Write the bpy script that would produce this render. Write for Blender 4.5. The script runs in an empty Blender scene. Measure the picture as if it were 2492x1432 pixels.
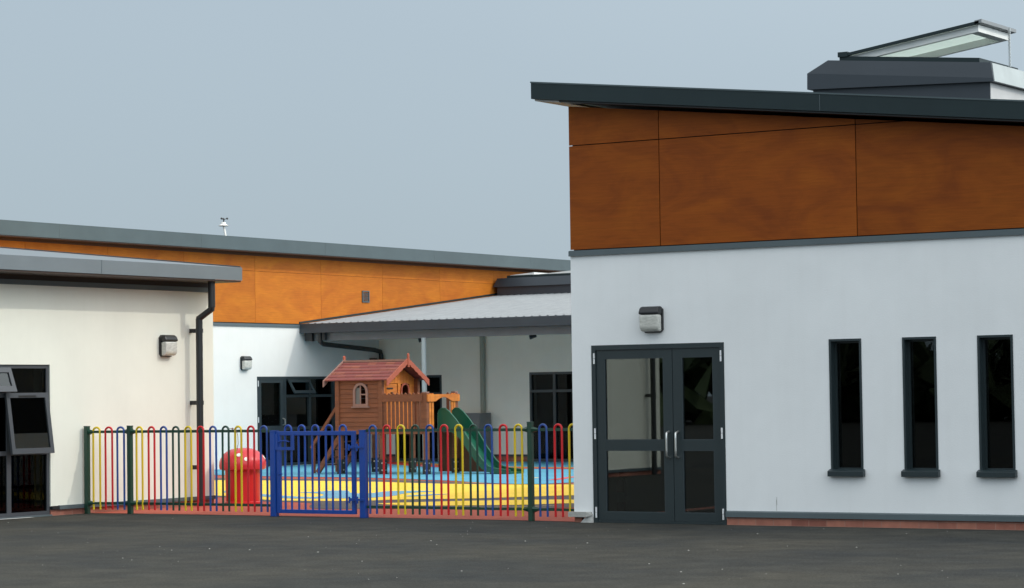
import bpy, math, random
from mathutils import Vector, Matrix
random.seed(7)
S = bpy.context.scene
COL = S.collection
R = math.radians

# ------------------------------------------------------------------ camera
CAM_H = 1.55
f_px, pitch, roll, yaw = 6172.9, 0.03951055, -0.01384636, 0.56887893
fw = Vector((-math.sin(yaw)*math.cos(pitch), math.cos(yaw)*math.cos(pitch), math.sin(pitch)))
rt0 = Vector((math.cos(yaw), math.sin(yaw), 0)); up0 = rt0.cross(fw)
rt = rt0*math.cos(roll)+up0*math.sin(roll); up = -rt0*math.sin(roll)+up0*math.cos(roll)
cd = bpy.data.cameras.new('camera'); cam = bpy.data.objects.new('camera', cd); COL.objects.link(cam)
cam.matrix_world = Matrix(((rt.x, up.x, -fw.x, 0), (rt.y, up.y, -fw.y, 0), (rt.z, up.z, -fw.z, CAM_H), (0, 0, 0, 1)))
cd.sensor_width = 36; cd.lens = f_px/2492*36; cd.clip_end = 3000; cd.clip_start = .1
S.camera = cam

# ------------------------------------------------------------------ sky + sun
SUN = Vector((1, .40, .88)).normalized()
el = math.asin(SUN.z); az = math.atan2(SUN.x, SUN.y)
W = bpy.data.worlds.new('World'); S.world = W; W.use_nodes = True
nt = W.node_tree; nt.nodes.clear(); N = nt.nodes.new; LK = nt.links.new
sky = N('ShaderNodeTexSky'); sky.sky_type = 'NISHITA'; sky.sun_disc = False
sky.sun_elevation = el; sky.sun_rotation = az; sky.dust_density = 3.0; sky.air_density = 1.0; sky.ozone_density = 1.5
tc = N('ShaderNodeTexCoord'); sp = N('ShaderNodeSeparateXYZ'); LK(tc.outputs['Generated'], sp.inputs[0])
ns = N('ShaderNodeTexNoise'); ns.inputs['Scale'].default_value = 2.2; ns.inputs['Detail'].default_value = 3
LK(tc.outputs['Generated'], ns.inputs['Vector'])
mu = N('ShaderNodeMath'); mu.operation = 'MULTIPLY_ADD'; mu.inputs[1].default_value = .10
dr_ = N('ShaderNodeVectorMath'); dr_.operation = 'DOT_PRODUCT'; dr_.inputs[1].default_value = (.10, .064, .6); LK(tc.outputs['Generated'], dr_.inputs[0])
LK(ns.outputs[0], mu.inputs[0]); LK(dr_.outputs['Value'], mu.inputs[2])
cr = N('ShaderNodeValToRGB'); e = cr.color_ramp.elements      # thin even haze: greyer low down, bright milky overhead
e[0].position = 0.02; e[0].color = (.368, .455, .515, 1)
e[1].position = .8; e[1].color = (1.0, 1.0, 1.0, 1)
m1 = cr.color_ramp.elements.new(.13); m1.color = (.415, .503, .572, 1)
m2 = cr.color_ramp.elements.new(.22); m2.color = (.51, .605, .67, 1)
m3 = cr.color_ramp.elements.new(.4); m3.color = (.92, .98, 1.0, 1)
LK(mu.outputs[0], cr.inputs[0])
dt = N('ShaderNodeVectorMath'); dt.operation = 'DOT_PRODUCT'; dt.inputs[1].default_value = (.50, -.82, .28)
LK(tc.outputs['Generated'], dt.inputs[0])
br = N('ShaderNodeMapRange'); br.interpolation_type = 'SMOOTHSTEP'; br.inputs[1].default_value = -.35; br.inputs[2].default_value = .9; br.inputs[3].default_value = 10.0; br.inputs[4].default_value = 15.5  # sky made brighter behind the camera, added fill for the shaded walls
LK(dt.outputs['Value'], br.inputs[0])
ds = N('ShaderNodeVectorMath'); ds.operation = 'DOT_PRODUCT'; ds.inputs[1].default_value = Vector((1, .3, .42)).normalized(); LK(tc.outputs['Generated'], ds.inputs[0])
ha = N('ShaderNodeMapRange'); ha.interpolation_type = 'SMOOTHSTEP'; ha.inputs[1].default_value = .25; ha.inputs[2].default_value = 1.0; ha.inputs[3].default_value = 0.0; ha.inputs[4].default_value = 15.0
LK(ds.outputs['Value'], ha.inputs[0])        # haze glow added below the sun to lift walls under the eaves
ad = N('ShaderNodeMath'); ad.operation = 'ADD'; LK(br.outputs[0], ad.inputs[0]); LK(ha.outputs[0], ad.inputs[1])
sc = N('ShaderNodeVectorMath'); sc.operation = 'SCALE'; LK(ad.outputs[0], sc.inputs['Scale'])
LK(cr.outputs[0], sc.inputs[0])
mx = N('ShaderNodeMixRGB'); mx.inputs[0].default_value = .86
LK(sky.outputs[0], mx.inputs[1]); LK(sc.outputs[0], mx.inputs[2])
bg = N('ShaderNodeBackground'); bg.inputs['Strength'].default_value = .115
wo = N('ShaderNodeOutputWorld'); LK(mx.outputs[0], bg.inputs[0]); LK(bg.outputs[0], wo.inputs[0])

sd = bpy.data.lights.new('sun', 'SUN'); sd.energy = 1.15; sd.angle = R(.9); sd.color = (1, .94, .83)
so = bpy.data.objects.new('sun', sd); COL.objects.link(so)
so.rotation_euler = SUN.to_track_quat('Z', 'Y').to_euler(); so.location = (0, 0, 30)

S.view_settings.view_transform = 'Standard'; S.view_settings.look = 'None'
S.view_settings.exposure = 0.0; S.view_settings.gamma = 1
S.render.resolution_x = 1024; S.render.resolution_y = 588

# ------------------------------------------------------------------ materials
def mat(name, col, rough=.6, var=.08, scale=3.0, bump=0.0, bscale=60, spec=.5, metal=0.0, hue2=None, stretch=(1, 1, 1), island=0.0, dirt=None):
    m = bpy.data.materials.new(name); m.use_nodes = True; t = m.node_tree; b = t.nodes['Principled BSDF']
    n = t.nodes.new; l = t.links.new
    co = n('ShaderNodeTexCoord'); mp = n('ShaderNodeMapping'); mp.inputs['Scale'].default_value = stretch
    l(co.outputs['Object'], mp.inputs[0])
    no = n('ShaderNodeTexNoise'); no.inputs['Scale'].default_value = scale; no.inputs['Detail'].default_value = 7; no.inputs['Roughness'].default_value = .62
    l(mp.outputs[0], no.inputs['Vector'])
    ra = n('ShaderNodeMapRange'); ra.inputs[1].default_value = .3; ra.inputs[2].default_value = .7; ra.inputs[3].default_value = 1-var; ra.inputs[4].default_value = 1+var
    l(no.outputs[0], ra.inputs[0])
    last = None
    if hue2:
        n2 = n('ShaderNodeTexNoise'); n2.inputs['Scale'].default_value = scale*.45; n2.inputs['Detail'].default_value = 4
        l(mp.outputs[0], n2.inputs['Vector'])
        r2 = n('ShaderNodeMapRange'); r2.inputs[1].default_value = .38; r2.inputs[2].default_value = .62
        l(n2.outputs[0], r2.inputs[0])
        mc = n('ShaderNodeMixRGB'); mc.inputs[1].default_value = (*col, 1); mc.inputs[2].default_value = (*hue2, 1); l(r2.outputs[0], mc.inputs[0])
        last = mc.outputs[0]
    vm = n('ShaderNodeVectorMath'); vm.operation = 'SCALE'
    if last: l(last, vm.inputs[0])
    else: vm.inputs[0].default_value = col
    if island:
        ge = n('ShaderNodeNewGeometry'); ri = n('ShaderNodeMapRange'); ri.inputs[3].default_value = 1-island; ri.inputs[4].default_value = 1+island
        l(ge.outputs['Random Per Island'], ri.inputs[0])
        mm = n('ShaderNodeMath'); mm.operation = 'MULTIPLY'; l(ra.outputs[0], mm.inputs[0]); l(ri.outputs[0], mm.inputs[1]); l(mm.outputs[0], vm.inputs['Scale'])
    else: l(ra.outputs[0], vm.inputs['Scale'])
    l(vm.outputs[0], b.inputs['Base Color'])
    b.inputs['Roughness'].default_value = rough; b.inputs['Metallic'].default_value = metal
    b.inputs['Specular IOR Level'].default_value = spec
    if bump:
        nb = n('ShaderNodeTexNoise'); nb.inputs['Scale'].default_value = bscale; nb.inputs['Detail'].default_value = 5
        l(mp.outputs[0], nb.inputs['Vector'])
        bp = n('ShaderNodeBump'); bp.inputs['Strength'].default_value = bump; bp.inputs['Distance'].default_value = .01
        l(nb.outputs[0], bp.inputs['Height']); l(bp.outputs[0], b.inputs['Normal'])
    return m

def render_wall(name, col, c2):
    """through-coloured render: faint trowel mottling, faint drip streaks, grime splashed near the base"""
    m = mat(name, col, rough=.9, var=.03, scale=1.3, bump=.15, bscale=60, spec=.2, hue2=c2)
    t = m.node_tree; n = t.nodes.new; l = t.links.new; b = t.nodes['Principled BSDF']
    src = b.inputs['Base Color'].links[0].from_socket
    co = n('ShaderNodeTexCoord'); mp = n('ShaderNodeMapping'); mp.inputs['Scale'].default_value = (9, 9, .35); l(co.outputs['Object'], mp.inputs[0])
    no = n('ShaderNodeTexNoise'); no.inputs['Scale'].default_value = 1.0; no.inputs['Detail'].default_value = 5; l(mp.outputs[0], no.inputs['Vector'])
    r = n('ShaderNodeMapRange'); r.inputs[1].default_value = .5; r.inputs[2].default_value = .8; r.inputs[3].default_value = 0; r.inputs[4].default_value = .035; l(no.outputs[0], r.inputs[0])
    x = n('ShaderNodeMixRGB'); x.inputs[2].default_value = (.36, .34, .27, 1); l(r.outputs[0], x.inputs[0]); l(src, x.inputs[1])
    l(x.outputs[0], b.inputs['Base Color'])
    return m

def cladding(name, c1, c2, c3):
    m = bpy.data.materials.new(name); m.use_nodes = True; t = m.node_tree; b = t.nodes['Principled BSDF']
    n = t.nodes.new; l = t.links.new
    co = n('ShaderNodeTexCoord'); ge = n('ShaderNodeNewGeometry')
    off = n('ShaderNodeVectorMath'); off.operation = 'MULTIPLY_ADD'; off.inputs[1].default_value = (1, 1, 1)
    cmb = n('ShaderNodeCombineXYZ'); s = n('ShaderNodeMath'); s.operation = 'MULTIPLY'; s.inputs[1].default_value = 37.0
    l(ge.outputs['Random Per Island'], s.inputs[0])
    for i in range(3): l(s.outputs[0], cmb.inputs[i])
    l(co.outputs['Object'], off.inputs[0]); l(cmb.outputs[0], off.inputs[2])
    # swirly veneer figure
    mp = n('ShaderNodeMapping'); mp.inputs['Scale'].default_value = (.9, .9, 1.9); l(off.outputs[0], mp.inputs[0])
    a = n('ShaderNodeTexNoise'); a.inputs['Scale'].default_value = .9; a.inputs['Detail'].default_value = 6; a.inputs['Distortion'].default_value = 1.3; a.inputs['Roughness'].default_value = .6
    l(mp.outputs[0], a.inputs['Vector'])
    cr = n('ShaderNodeValToRGB'); q = cr.color_ramp.elements
    q[0].position = .3; q[0].color = (*c1, 1); q[1].position = .72; q[1].color = (*c3, 1); k = q.new(.5); k.color = (*c2, 1)
    l(a.outputs[0], cr.inputs[0])
    mp2 = n('ShaderNodeMapping'); mp2.inputs['Scale'].default_value = (2.5, 2.5, 45); l(off.outputs[0], mp2.inputs[0])
    g = n('ShaderNodeTexNoise'); g.inputs['Scale'].default_value = 1.2; g.inputs['Detail'].default_value = 4; g.inputs['Distortion'].default_value = .6; l(mp2.outputs[0], g.inputs['Vector'])
    r1 = n('ShaderNodeMapRange'); r1.inputs[1].default_value = .3; r1.inputs[2].default_value = .7; r1.inputs[3].default_value = .88; r1.inputs[4].default_value = 1.1; l(g.outputs[0], r1.inputs[0])
    r2 = n('ShaderNodeMapRange'); r2.inputs[3].default_value = .9; r2.inputs[4].default_value = 1.1; l(ge.outputs['Random Per Island'], r2.inputs[0])
    mm = n('ShaderNodeMath'); mm.operation = 'MULTIPLY'; l(r1.outputs[0], mm.inputs[0]); l(r2.outputs[0], mm.inputs[1])
    v = n('ShaderNodeVectorMath'); v.operation = 'SCALE'; l(cr.outputs[0], v.inputs[0]); l(mm.outputs[0], v.inputs['Scale'])
    l(v.outputs[0], b.inputs['Base Color']); b.inputs['Roughness'].default_value = .6; b.inputs['Specular IOR Level'].default_value = .15
    return m

def brick(name):
    m = bpy.data.materials.new(name); m.use_nodes = True; t = m.node_tree; b = t.nodes['Principled BSDF']; n = t.nodes.new; l = t.links.new
    co = n('ShaderNodeTexCoord'); s = n('ShaderNodeSeparateXYZ'); l(co.outputs['Object'], s.inputs[0])
    ad = n('ShaderNodeMath'); l(s.outputs[0], ad.inputs[0]); l(s.outputs[1], ad.inputs[1])
    c = n('ShaderNodeCombineXYZ'); l(ad.outputs[0], c.inputs[0]); l(s.outputs[2], c.inputs[1])
    bt = n('ShaderNodeTexBrick'); l(c.outputs[0], bt.inputs['Vector'])
    bt.inputs['Color1'].default_value = (.40, .16, .11, 1); bt.inputs['Color2'].default_value = (.25, .09, .065, 1); bt.inputs['Mortar'].default_value = (.33, .17, .13, 1)
    bt.inputs['Scale'].default_value = 1; bt.inputs['Mortar Size'].default_value = .005; bt.inputs['Brick Width'].default_value = .225; bt.inputs['Row Height'].default_value = .075
    no = n('ShaderNodeTexNoise'); no.inputs['Scale'].default_value = 9; l(co.outputs['Object'], no.inputs['Vector'])
    r = n('ShaderNodeMapRange'); r.inputs[3].default_value = .7; r.inputs[4].default_value = 1.25; l(no.outputs[0], r.inputs[0])
    v = n('ShaderNodeVectorMath'); v.operation = 'SCALE'; l(bt.outputs[0], v.inputs[0]); l(r.outputs[0], v.inputs['Scale'])
    l(v.outputs[0], b.inputs['Base Color']); b.inputs['Roughness'].default_value = .9
    return m

def shingle(name):
    m = bpy.data.materials.new(name); m.use_nodes = True; t = m.node_tree; b = t.nodes['Principled BSDF']; n = t.nodes.new; l = t.links.new
    co = n('ShaderNodeTexCoord'); s = n('ShaderNodeSeparateXYZ'); l(co.outputs['Object'], s.inputs[0])
    c = n('ShaderNodeCombineXYZ'); l(s.outputs[0], c.inputs[0]); l(s.outputs[2], c.inputs[1])
    bt = n('ShaderNodeTexBrick'); l(c.outputs[0], bt.inputs['Vector'])
    bt.inputs['Color1'].default_value = (.215, .052, .045, 1); bt.inputs['Color2'].default_value = (.34, .12, .065, 1); bt.inputs['Mortar'].default_value = (.10, .03, .025, 1)
    bt.inputs['Scale'].default_value = 1; bt.inputs['Mortar Size'].default_value = .004; bt.inputs['Brick Width'].default_value = .22; bt.inputs['Row Height'].default_value = .062; bt.inputs['Bias'].default_value = -.45
    l(bt.outputs[0], b.inputs['Base Color']); b.inputs['Roughness'].default_value = .85
    return m

def glass(name, tint=.5, ior=1.65):
    m = bpy.data.materials.new(name); m.use_nodes = True; t = m.node_tree; t.nodes.clear(); n = t.nodes.new; l = t.links.new
    o = n('ShaderNodeOutputMaterial'); x = n('ShaderNodeMixShader'); fr = n('ShaderNodeFresnel'); fr.inputs[0].default_value = ior
    tr = n('ShaderNodeBsdfTransparent'); tr.inputs[0].default_value = (tint*.95, tint, tint*.97, 1)
    gl = n('ShaderNodeBsdfGlossy'); gl.inputs['Roughness'].default_value = .01; gl.inputs[0].default_value = (.95, 1, 1, 1)
    l(fr.outputs[0], x.inputs[0]); l(tr.outputs[0], x.inputs[1]); l(gl.outputs[0], x.inputs[2]); l(x.outputs[0], o.inputs[0])
    return m

def opal(name):
    m = bpy.data.materials.new(name); m.use_nodes = True; t = m.node_tree; b = t.nodes['Principled BSDF']; n = t.nodes.new; l = t.links.new
    b.inputs['Base Color'].default_value = (.75, .80, .77, 1); b.inputs['Roughness'].default_value = .3
    tr = n('ShaderNodeBsdfTranslucent'); tr.inputs[0].default_value = (.88, .95, .91, 1); x = n('ShaderNodeMixShader'); x.inputs[0].default_value = .6
    l(b.outputs[0], x.inputs[1]); l(tr.outputs[0], x.inputs[2]); l(x.outputs[0], t.nodes['Material Output'].inputs[0]); return m

def asphalt(name):
    m = bpy.data.materials.new(name); m.use_nodes = True; t = m.node_tree; b = t.nodes['Principled BSDF']; n = t.nodes.new; l = t.links.new
    co = n('ShaderNodeTexCoord')
    def nz(scale, det, st=(1, 1, 1), rough=.5):
        mp = n('ShaderNodeMapping'); mp.inputs['Scale'].default_value = st; l(co.outputs['Object'], mp.inputs[0])
        q = n('ShaderNodeTexNoise'); q.inputs['Scale'].default_value = scale; q.inputs['Detail'].default_value = det; q.inputs['Roughness'].default_value = rough
        l(mp.outputs[0], q.inputs['Vector']); return q.outputs[0]
    cr = n('ShaderNodeValToRGB'); q = cr.color_ramp.elements
    q[0].position = .33; q[0].color = (.021, .0235, .0235, 1); q[1].position = .68; q[1].color = (.046, .0435, .034, 1)
    l(nz(.45, 6, (1, 1, 1), .65), cr.inputs[0])
    r1 = n('ShaderNodeMapRange'); r1.inputs[1].default_value = .25; r1.inputs[2].default_value = .75; r1.inputs[3].default_value = .15; r1.inputs[4].default_value = 1.85; l(nz(34, 5, (1, 1, 1), .85), r1.inputs[0])
    r2 = n('ShaderNodeMapRange'); r2.inputs[1].default_value = .35; r2.inputs[2].default_value = .7; r2.inputs[3].default_value = .8; r2.inputs[4].default_value = 1.2; l(nz(2.6, 6), r2.inputs[0])
    mm = n('ShaderNodeMath'); mm.operation = 'MULTIPLY'; l(r1.outputs[0], mm.inputs[0]); l(r2.outputs[0], mm.inputs[1])
    # scattered pale aggregate
    vo = n('ShaderNodeTexVoronoi'); vo.inputs['Scale'].default_value = 14; l(co.outputs['Object'], vo.inputs['Vector'])
    r3 = n('ShaderNodeMapRange'); r3.inputs[1].default_value = .05; r3.inputs[2].default_value = .12; r3.inputs[3].default_value = .35; r3.inputs[4].default_value = 0; l(vo.outputs['Distance'], r3.inputs[0])
    v = n('ShaderNodeVectorMath'); v.operation = 'SCALE'; l(cr.outputs[0], v.inputs[0]); l(mm.outputs[0], v.inputs['Scale'])
    x = n('ShaderNodeMixRGB'); x.inputs[2].default_value = (.13, .13, .11, 1); l(r3.outputs[0], x.inputs[0]); l(v.outputs[0], x.inputs[1])
    l(x.outputs[0], b.inputs['Base Color']); b.inputs['Roughness'].default_value = .93; b.inputs['Specular IOR Level'].default_value = .25
    bp = n('ShaderNodeBump'); bp.inputs['Strength'].default_value = .5; bp.inputs['Distance'].default_value = .008; l(nz(55, 3), bp.inputs['Height']); l(bp.outputs[0], b.inputs['Normal'])
    return m

M = dict(
    white=render_wall('white render', (.80, .815, .82), (.765, .78, .785)),
    bright=render_wall('bright white render', (.73, .73, .705), (.715, .715, .69)),
    cream=render_wall('cream render', (.75, .75, .665), (.73, .73, .65)),
    cladR=cladding('brown cladding', (.18, .042, .007), (.24, .058, .007), (.29, .076, .008)),
    cladA=cladding('orange cladding', (.44, .122, .016), (.50, .15, .017), (.57, .185, .019)),
    warm=render_wall('warm render', (.90, .85, .745), (.875, .83, .73)),
    trim=mat('grey trim', (.085, .11, .12), .45, .06), fasR=mat('dark fascia', (.014, .026, .029), .5, .1, 1.5, spec=.3),
    fasA=mat('mid grey fascia', (.06, .085, .092), .42, .10, 1.5), fasB=mat('blue grey fascia', (.15, .175, .19), .38, .06, 1.5),
    hood=mat('lantern grey', (.036, .045, .056), .45, .08, 1.2), fasC=mat('canopy fascia', (.036, .046, .056), .45, .12, 2.0),
    sheet=mat('roof sheet', (.225, .24, .25), .5, .16, 4, stretch=(8, .5, 1)), backing=mat('dark backing', (.012, .012, .013), .8),
    soffit=mat('soffit', (.5, .5, .5), .7), soffC=mat('canopy soffit', (.50, .48, .43), .8), beam=mat('beam', (.15, .155, .16), .5),
    frame=mat('window frame', (.017, .028, .032), .4, .05), frameA=mat('anthracite frame', (.028, .04, .046), .4, .05), frameB=mat('slate frame', (.05, .056, .065), .4, .05),
    glass=glass('glass', .42, 1.45), glassD=glass('door glass', .4, 1.85), opal=opal('opal'), glassB=glass('tinted glass', .36, 1.17), glassC=glass('clear glass', .82, 1.35), glassS=glass('sash glass', .45, 1.6),
    pipe=mat('black pipe', (.016, .018, .02), .4), steel=mat('brushed steel', (.62, .62, .6), .3, metal=.9, spec=.5), hinge=mat('hinge silver', (.7, .71, .72), .45),
    galv=mat('galvanised', (.38, .42, .42), .5), ivory=mat('ivory pipe', (.33, .33, .27), .6), brick=brick('brick'),
    black=mat('black plastic', (.012, .013, .015), .4), diff=mat('lamp diffuser', (.52, .52, .48), .2, .22, 14, stretch=(1, 1, 3)),
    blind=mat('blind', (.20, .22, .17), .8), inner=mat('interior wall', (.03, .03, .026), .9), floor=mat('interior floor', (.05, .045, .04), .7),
    concrete=mat('concrete', (.36, .36, .34), .9, .15, 6, .5, 40), cement=mat('cement fillet', (.55, .55, .53), .9, .2, 8, .5, 30),
    fyel=mat('yellow coat', (.68, .49, .01), .32, .05), fred=mat('red coat', (.58, .008, .014), .32, .05), fblu=mat('blue coat', (.015, .062, .27), .32, .05),
    fgrn=mat('green coat', (.008, .045, .028), .35, .05), gblu=mat('gate blue', (.004, .052, .30), .35, .06),
    wood=mat('playhouse timber', (.205, .068, .027), .7, .16, 3, .2, 30, hue2=(.18, .060, .026), stretch=(1, 1, 9), island=.10),
    wood_lit=mat('sunlit timber', (.60, .19, .022), .65, .16, 3, .2, 30, hue2=(.50, .14, .02), stretch=(1, 1, 5), island=.10),  # same timber as above, sunlight put into the colour of sun-facing boards
    woodd=mat('dark timber', (.13, .05, .022), .75, .15, 4), barge=mat('salmon timber', (.36, .085, .045), .65, .12, 5), ridge=mat('weathered timber', (.28, .16, .13), .8, .12, 5),
    shingle=shingle('shingles'), slide=mat('slide green', (.007, .092, .052), .3, .08, 3), foot=mat('black foot', (.02, .02, .018), .5),
    cap=mat('cap red', (.62, .035, .045), .28, .05), stem=mat('stem red', (.58, .014, .018), .32, .05), spot=mat('spot white', (.85, .83, .78), .4),
    cabw=mat('cabinet white', (.55, .56, .55), .5), cabg=mat('cabinet grey', (.16, .16, .16), .5),
    exr=mat('extinguisher red', (.45, .02, .02), .35), label=mat('white label', (.6, .6, .6), .5),
    sash=mat('sash white', (.74, .75, .73), .5), asphalt=asphalt('asphalt'),
    pred=mat('red rubber', (.37, .068, .035), .85, .12, 1.5, .3, 80), pyel=mat('yellow rubber', (.86, .56, .045), .8, .06, 1.2, .3, 80),
    pblu=mat('blue rubber', (.085, .33, .47), .8, .08, 1.0, .3, 80), pdrk=mat('grey rubber', (.085, .068, .06), .85, .14, 2, .3, 80),
    pblob=mat('soft blue rubber', (.13, .31, .43), .8, .08, 2), pline=mat('red line', (.52, .05, .045), .8), poran=mat('amber line', (.6, .26, .04), .8), ppink=mat('coral line', (.62, .09, .10), .8), pcream=mat('cream line', (.68, .55, .28), .8),
    chip=mat('pale chips', (.42, .42, .38), .8, .2, 9), leaf=mat('hedge leaf', (.022, .04, .014), .8, .5, 2, hue2=(.04, .06, .02)),
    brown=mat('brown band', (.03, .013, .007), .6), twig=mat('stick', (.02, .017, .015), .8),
)

# ------------------------------------------------------------------ mesh helpers
def root(name, label, cat, loc, group=None):
    o = bpy.data.objects.new(name, None); COL.objects.link(o); o.location = loc; o.empty_display_size = .2
    o['label'] = label; o['category'] = cat; o['origin'] = list(loc)
    if group: o['group'] = group
    return o
def origin(o):
    v = Vector((0, 0, 0))
    while o is not None: v += o.location; o = o.parent
    return v
class MB:
    def __init__(s): s.v = []; s.f = []; s.parts = []
    def add(s, vs, fs):
        s.parts.append((len(s.v), len(s.f), len(vs), len(fs))); k = len(s.v); s.v += [tuple(p) for p in vs]; s.f += [tuple(i+k for i in f) for f in fs]; return s
    def hexa(s, p): return s.add(p, [(0, 3, 2, 1), (4, 5, 6, 7), (0, 1, 5, 4), (1, 2, 6, 5), (2, 3, 7, 6), (3, 0, 4, 7)])
    def box(s, x0, x1, y0, y1, z0, z1):
        x0, x1 = sorted((x0, x1)); y0, y1 = sorted((y0, y1)); z0, z1 = sorted((z0, z1))
        return s.hexa([(x0, y0, z0), (x1, y0, z0), (x1, y1, z0), (x0, y1, z0), (x0, y0, z1), (x1, y0, z1), (x1, y1, z1), (x0, y1, z1)])
    def prism(s, poly, vec):
        n = len(poly); vec = Vector(vec); a = [Vector(p) for p in poly]; b = [p+vec for p in a]
        return s.add(a+b, [tuple(range(n))[::-1], tuple(range(n, 2*n))]+[(i, (i+1) % n, (i+1) % n+n, i+n) for i in range(n)])
    def tube(s, pts, r, seg=10, caps=True, closed=False):
        pts = [Vector(p) for p in pts]; n = len(pts); rings = []; prev = None
        rr = r if isinstance(r, (list, tuple)) else [r]*n
        for i, p in enumerate(pts):
            d = (pts[min(i+1, n-1)]-pts[max(i-1, 0)]).normalized()
            if prev is None: a = d.orthogonal().normalized()
            else: a = (prev-d*prev.dot(d)).normalized()
            prev = a; b = d.cross(a)
            rings.append([p+(a*math.cos(2*math.pi*k/seg)+b*math.sin(2*math.pi*k/seg))*rr[i] for k in range(seg)])
        vs = [q for g in rings for q in g]; fs = []
        for i in range(n-1):
            for k in range(seg): fs.append((i*seg+k, i*seg+(k+1) % seg, (i+1)*seg+(k+1) % seg, (i+1)*seg+k))
        if caps: fs += [tuple(range(seg))[::-1], tuple(range((n-1)*seg, n*seg))]
        return s.add(vs, fs)
    def lathe(s, c, prof, seg=36, flute=None):
        vs = []; n = len(prof)
        for r, z in prof:
            for k in range(seg):
                a = 2*math.pi*k/seg; q = r*(1+(flute*math.cos(a*12) if flute else 0)); vs.append((c[0]+q*math.cos(a), c[1]+q*math.sin(a), c[2]+z))
        fs = [(i*seg+k, i*seg+(k+1) % seg, (i+1)*seg+(k+1) % seg, (i+1)*seg+k) for i in range(n-1) for k in range(seg)]
        fs += [tuple(range(seg))[::-1], tuple(range((n-1)*seg, n*seg))]
        return s.add(vs, fs)
    def beam(s, a, b, w, h, upv=(0, 0, 1)):
        a = Vector(a); b = Vector(b); d = (b-a).normalized(); u = Vector(upv); sd_ = d.cross(u).normalized(); u = sd_.cross(d)
        c = [sd_*(-w/2)+u*(-h/2), sd_*(w/2)+u*(-h/2), sd_*(w/2)+u*(h/2), sd_*(-w/2)+u*(h/2)]
        return s.hexa([a+q for q in c]+[b+q for q in c])
    def build(s, name, m, parent=None, smooth=False, bevel=0):
        o_ = origin(parent) if parent else Vector((0, 0, 0))
        me = bpy.data.meshes.new(name); me.from_pydata([tuple(Vector(p)-o_) for p in s.v], [], s.f); me.validate(); me.update()
        import bmesh
        bm = bmesh.new(); bm.from_mesh(me); bmesh.ops.recalc_face_normals(bm, faces=bm.faces[:]); bm.to_mesh(me); bm.free()
        me.materials.append(M[m] if isinstance(m, str) else m)
        o = bpy.data.objects.new(name, me); COL.objects.link(o)
        if parent: o.parent = parent
        if smooth:
            me.polygons.foreach_set('use_smooth', [True]*len(me.polygons))
            try: me.set_sharp_from_angle(angle=R(40))
            except Exception: pass
        if bevel:
            bv = o.modifiers.new('bevel', 'BEVEL'); bv.width = bevel; bv.segments = 2; bv.limit_method = 'ANGLE'
        return o
def each(mb, name, m, parent, per=1, **kw):
    """build every piece of mb (per = primitives in one piece) as a part of its own"""
    out = []
    for i in range(0, len(mb.parts), per):
        q = MB()
        for (v0, f0, nv, nf) in mb.parts[i:i+per]:
            q.add(mb.v[v0:v0+nv], [tuple(k-v0 for k in f) for f in mb.f[f0:f0+nf]])
        out.append(q.build(name, m, parent, **kw))
    return out
def struct(o, label, kind='structure'):
    o['kind'] = kind; o['label'] = label; return o

def P(ax, u, d, z):
    """wall coordinates -> world; ax 'Y': wall in an X-Z plane (u=X, d=Y); ax 'X': wall in a Y-Z plane (u=Y, d=X)"""
    return (u, d, z) if ax == 'Y' else (d, u, z)
def ubox(mb, ax, u0, u1, d0, d1, z0, z1):
    return mb.box(u0, u1, d0, d1, z0, z1) if ax == 'Y' else mb.box(d0, d1, u0, u1, z0, z1)
def wall(ax, front, back, u0, u1, z0, z1, holes=()):
    mb = MB(); us = sorted({u0, u1, *[h[0] for h in holes], *[h[1] for h in holes]}); zs = sorted({z0, z1, *[h[2] for h in holes], *[h[3] for h in holes]})
    def solid(u, z): return u0 < u < u1 and z0 < z < z1 and not any(h[0] < u < h[1] and h[2] < z < h[3] for h in holes)
    for i in range(len(us)-1):
        for j in range(len(zs)-1):
            a, b, c, d = us[i], us[i+1], zs[j], zs[j+1]; um, zm = (a+b)/2, (c+d)/2
            if not solid(um, zm): continue
            for q in (front, back): mb.add([P(ax, a, q, c), P(ax, b, q, c), P(ax, b, q, d), P(ax, a, q, d)], [(0, 1, 2, 3)])
            if not solid(a-1e-4, zm): mb.add([P(ax, a, front, c), P(ax, a, back, c), P(ax, a, back, d), P(ax, a, front, d)], [(0, 1, 2, 3)])
            if not solid(b+1e-4, zm): mb.add([P(ax, b, front, c), P(ax, b, back, c), P(ax, b, back, d), P(ax, b, front, d)], [(0, 1, 2, 3)])
            if not solid(um, c-1e-4): mb.add([P(ax, a, front, c), P(ax, a, back, c), P(ax, b, back, c), P(ax, b, front, c)], [(0, 1, 2, 3)])
            if not solid(um, d+1e-4): mb.add([P(ax, a, front, d), P(ax, a, back, d), P(ax, b, back, d), P(ax, b, front, d)], [(0, 1, 2, 3)])
    return mb
def ring(mb, ax, u0, u1, z0, z1, d0, d1, w, wb=None):
    wb = w if wb is None else wb
    ubox(mb, ax, u0, u0+w, d0, d1, z0, z1); ubox(mb, ax, u1-w, u1, d0, d1, z0, z1)
    ubox(mb, ax, u0+w, u1-w, d0, d1, z1-w, z1); ubox(mb, ax, u0+w, u1-w, d0, d1, z0, z0+wb); return mb
def pane(ax, u0, u1, z0, z1, d, parent, m='glass'):
    mb = MB(); ubox(mb, ax, u0, u1, d, d+.006, z0, z1); return mb.build('pane', m, parent)

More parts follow.
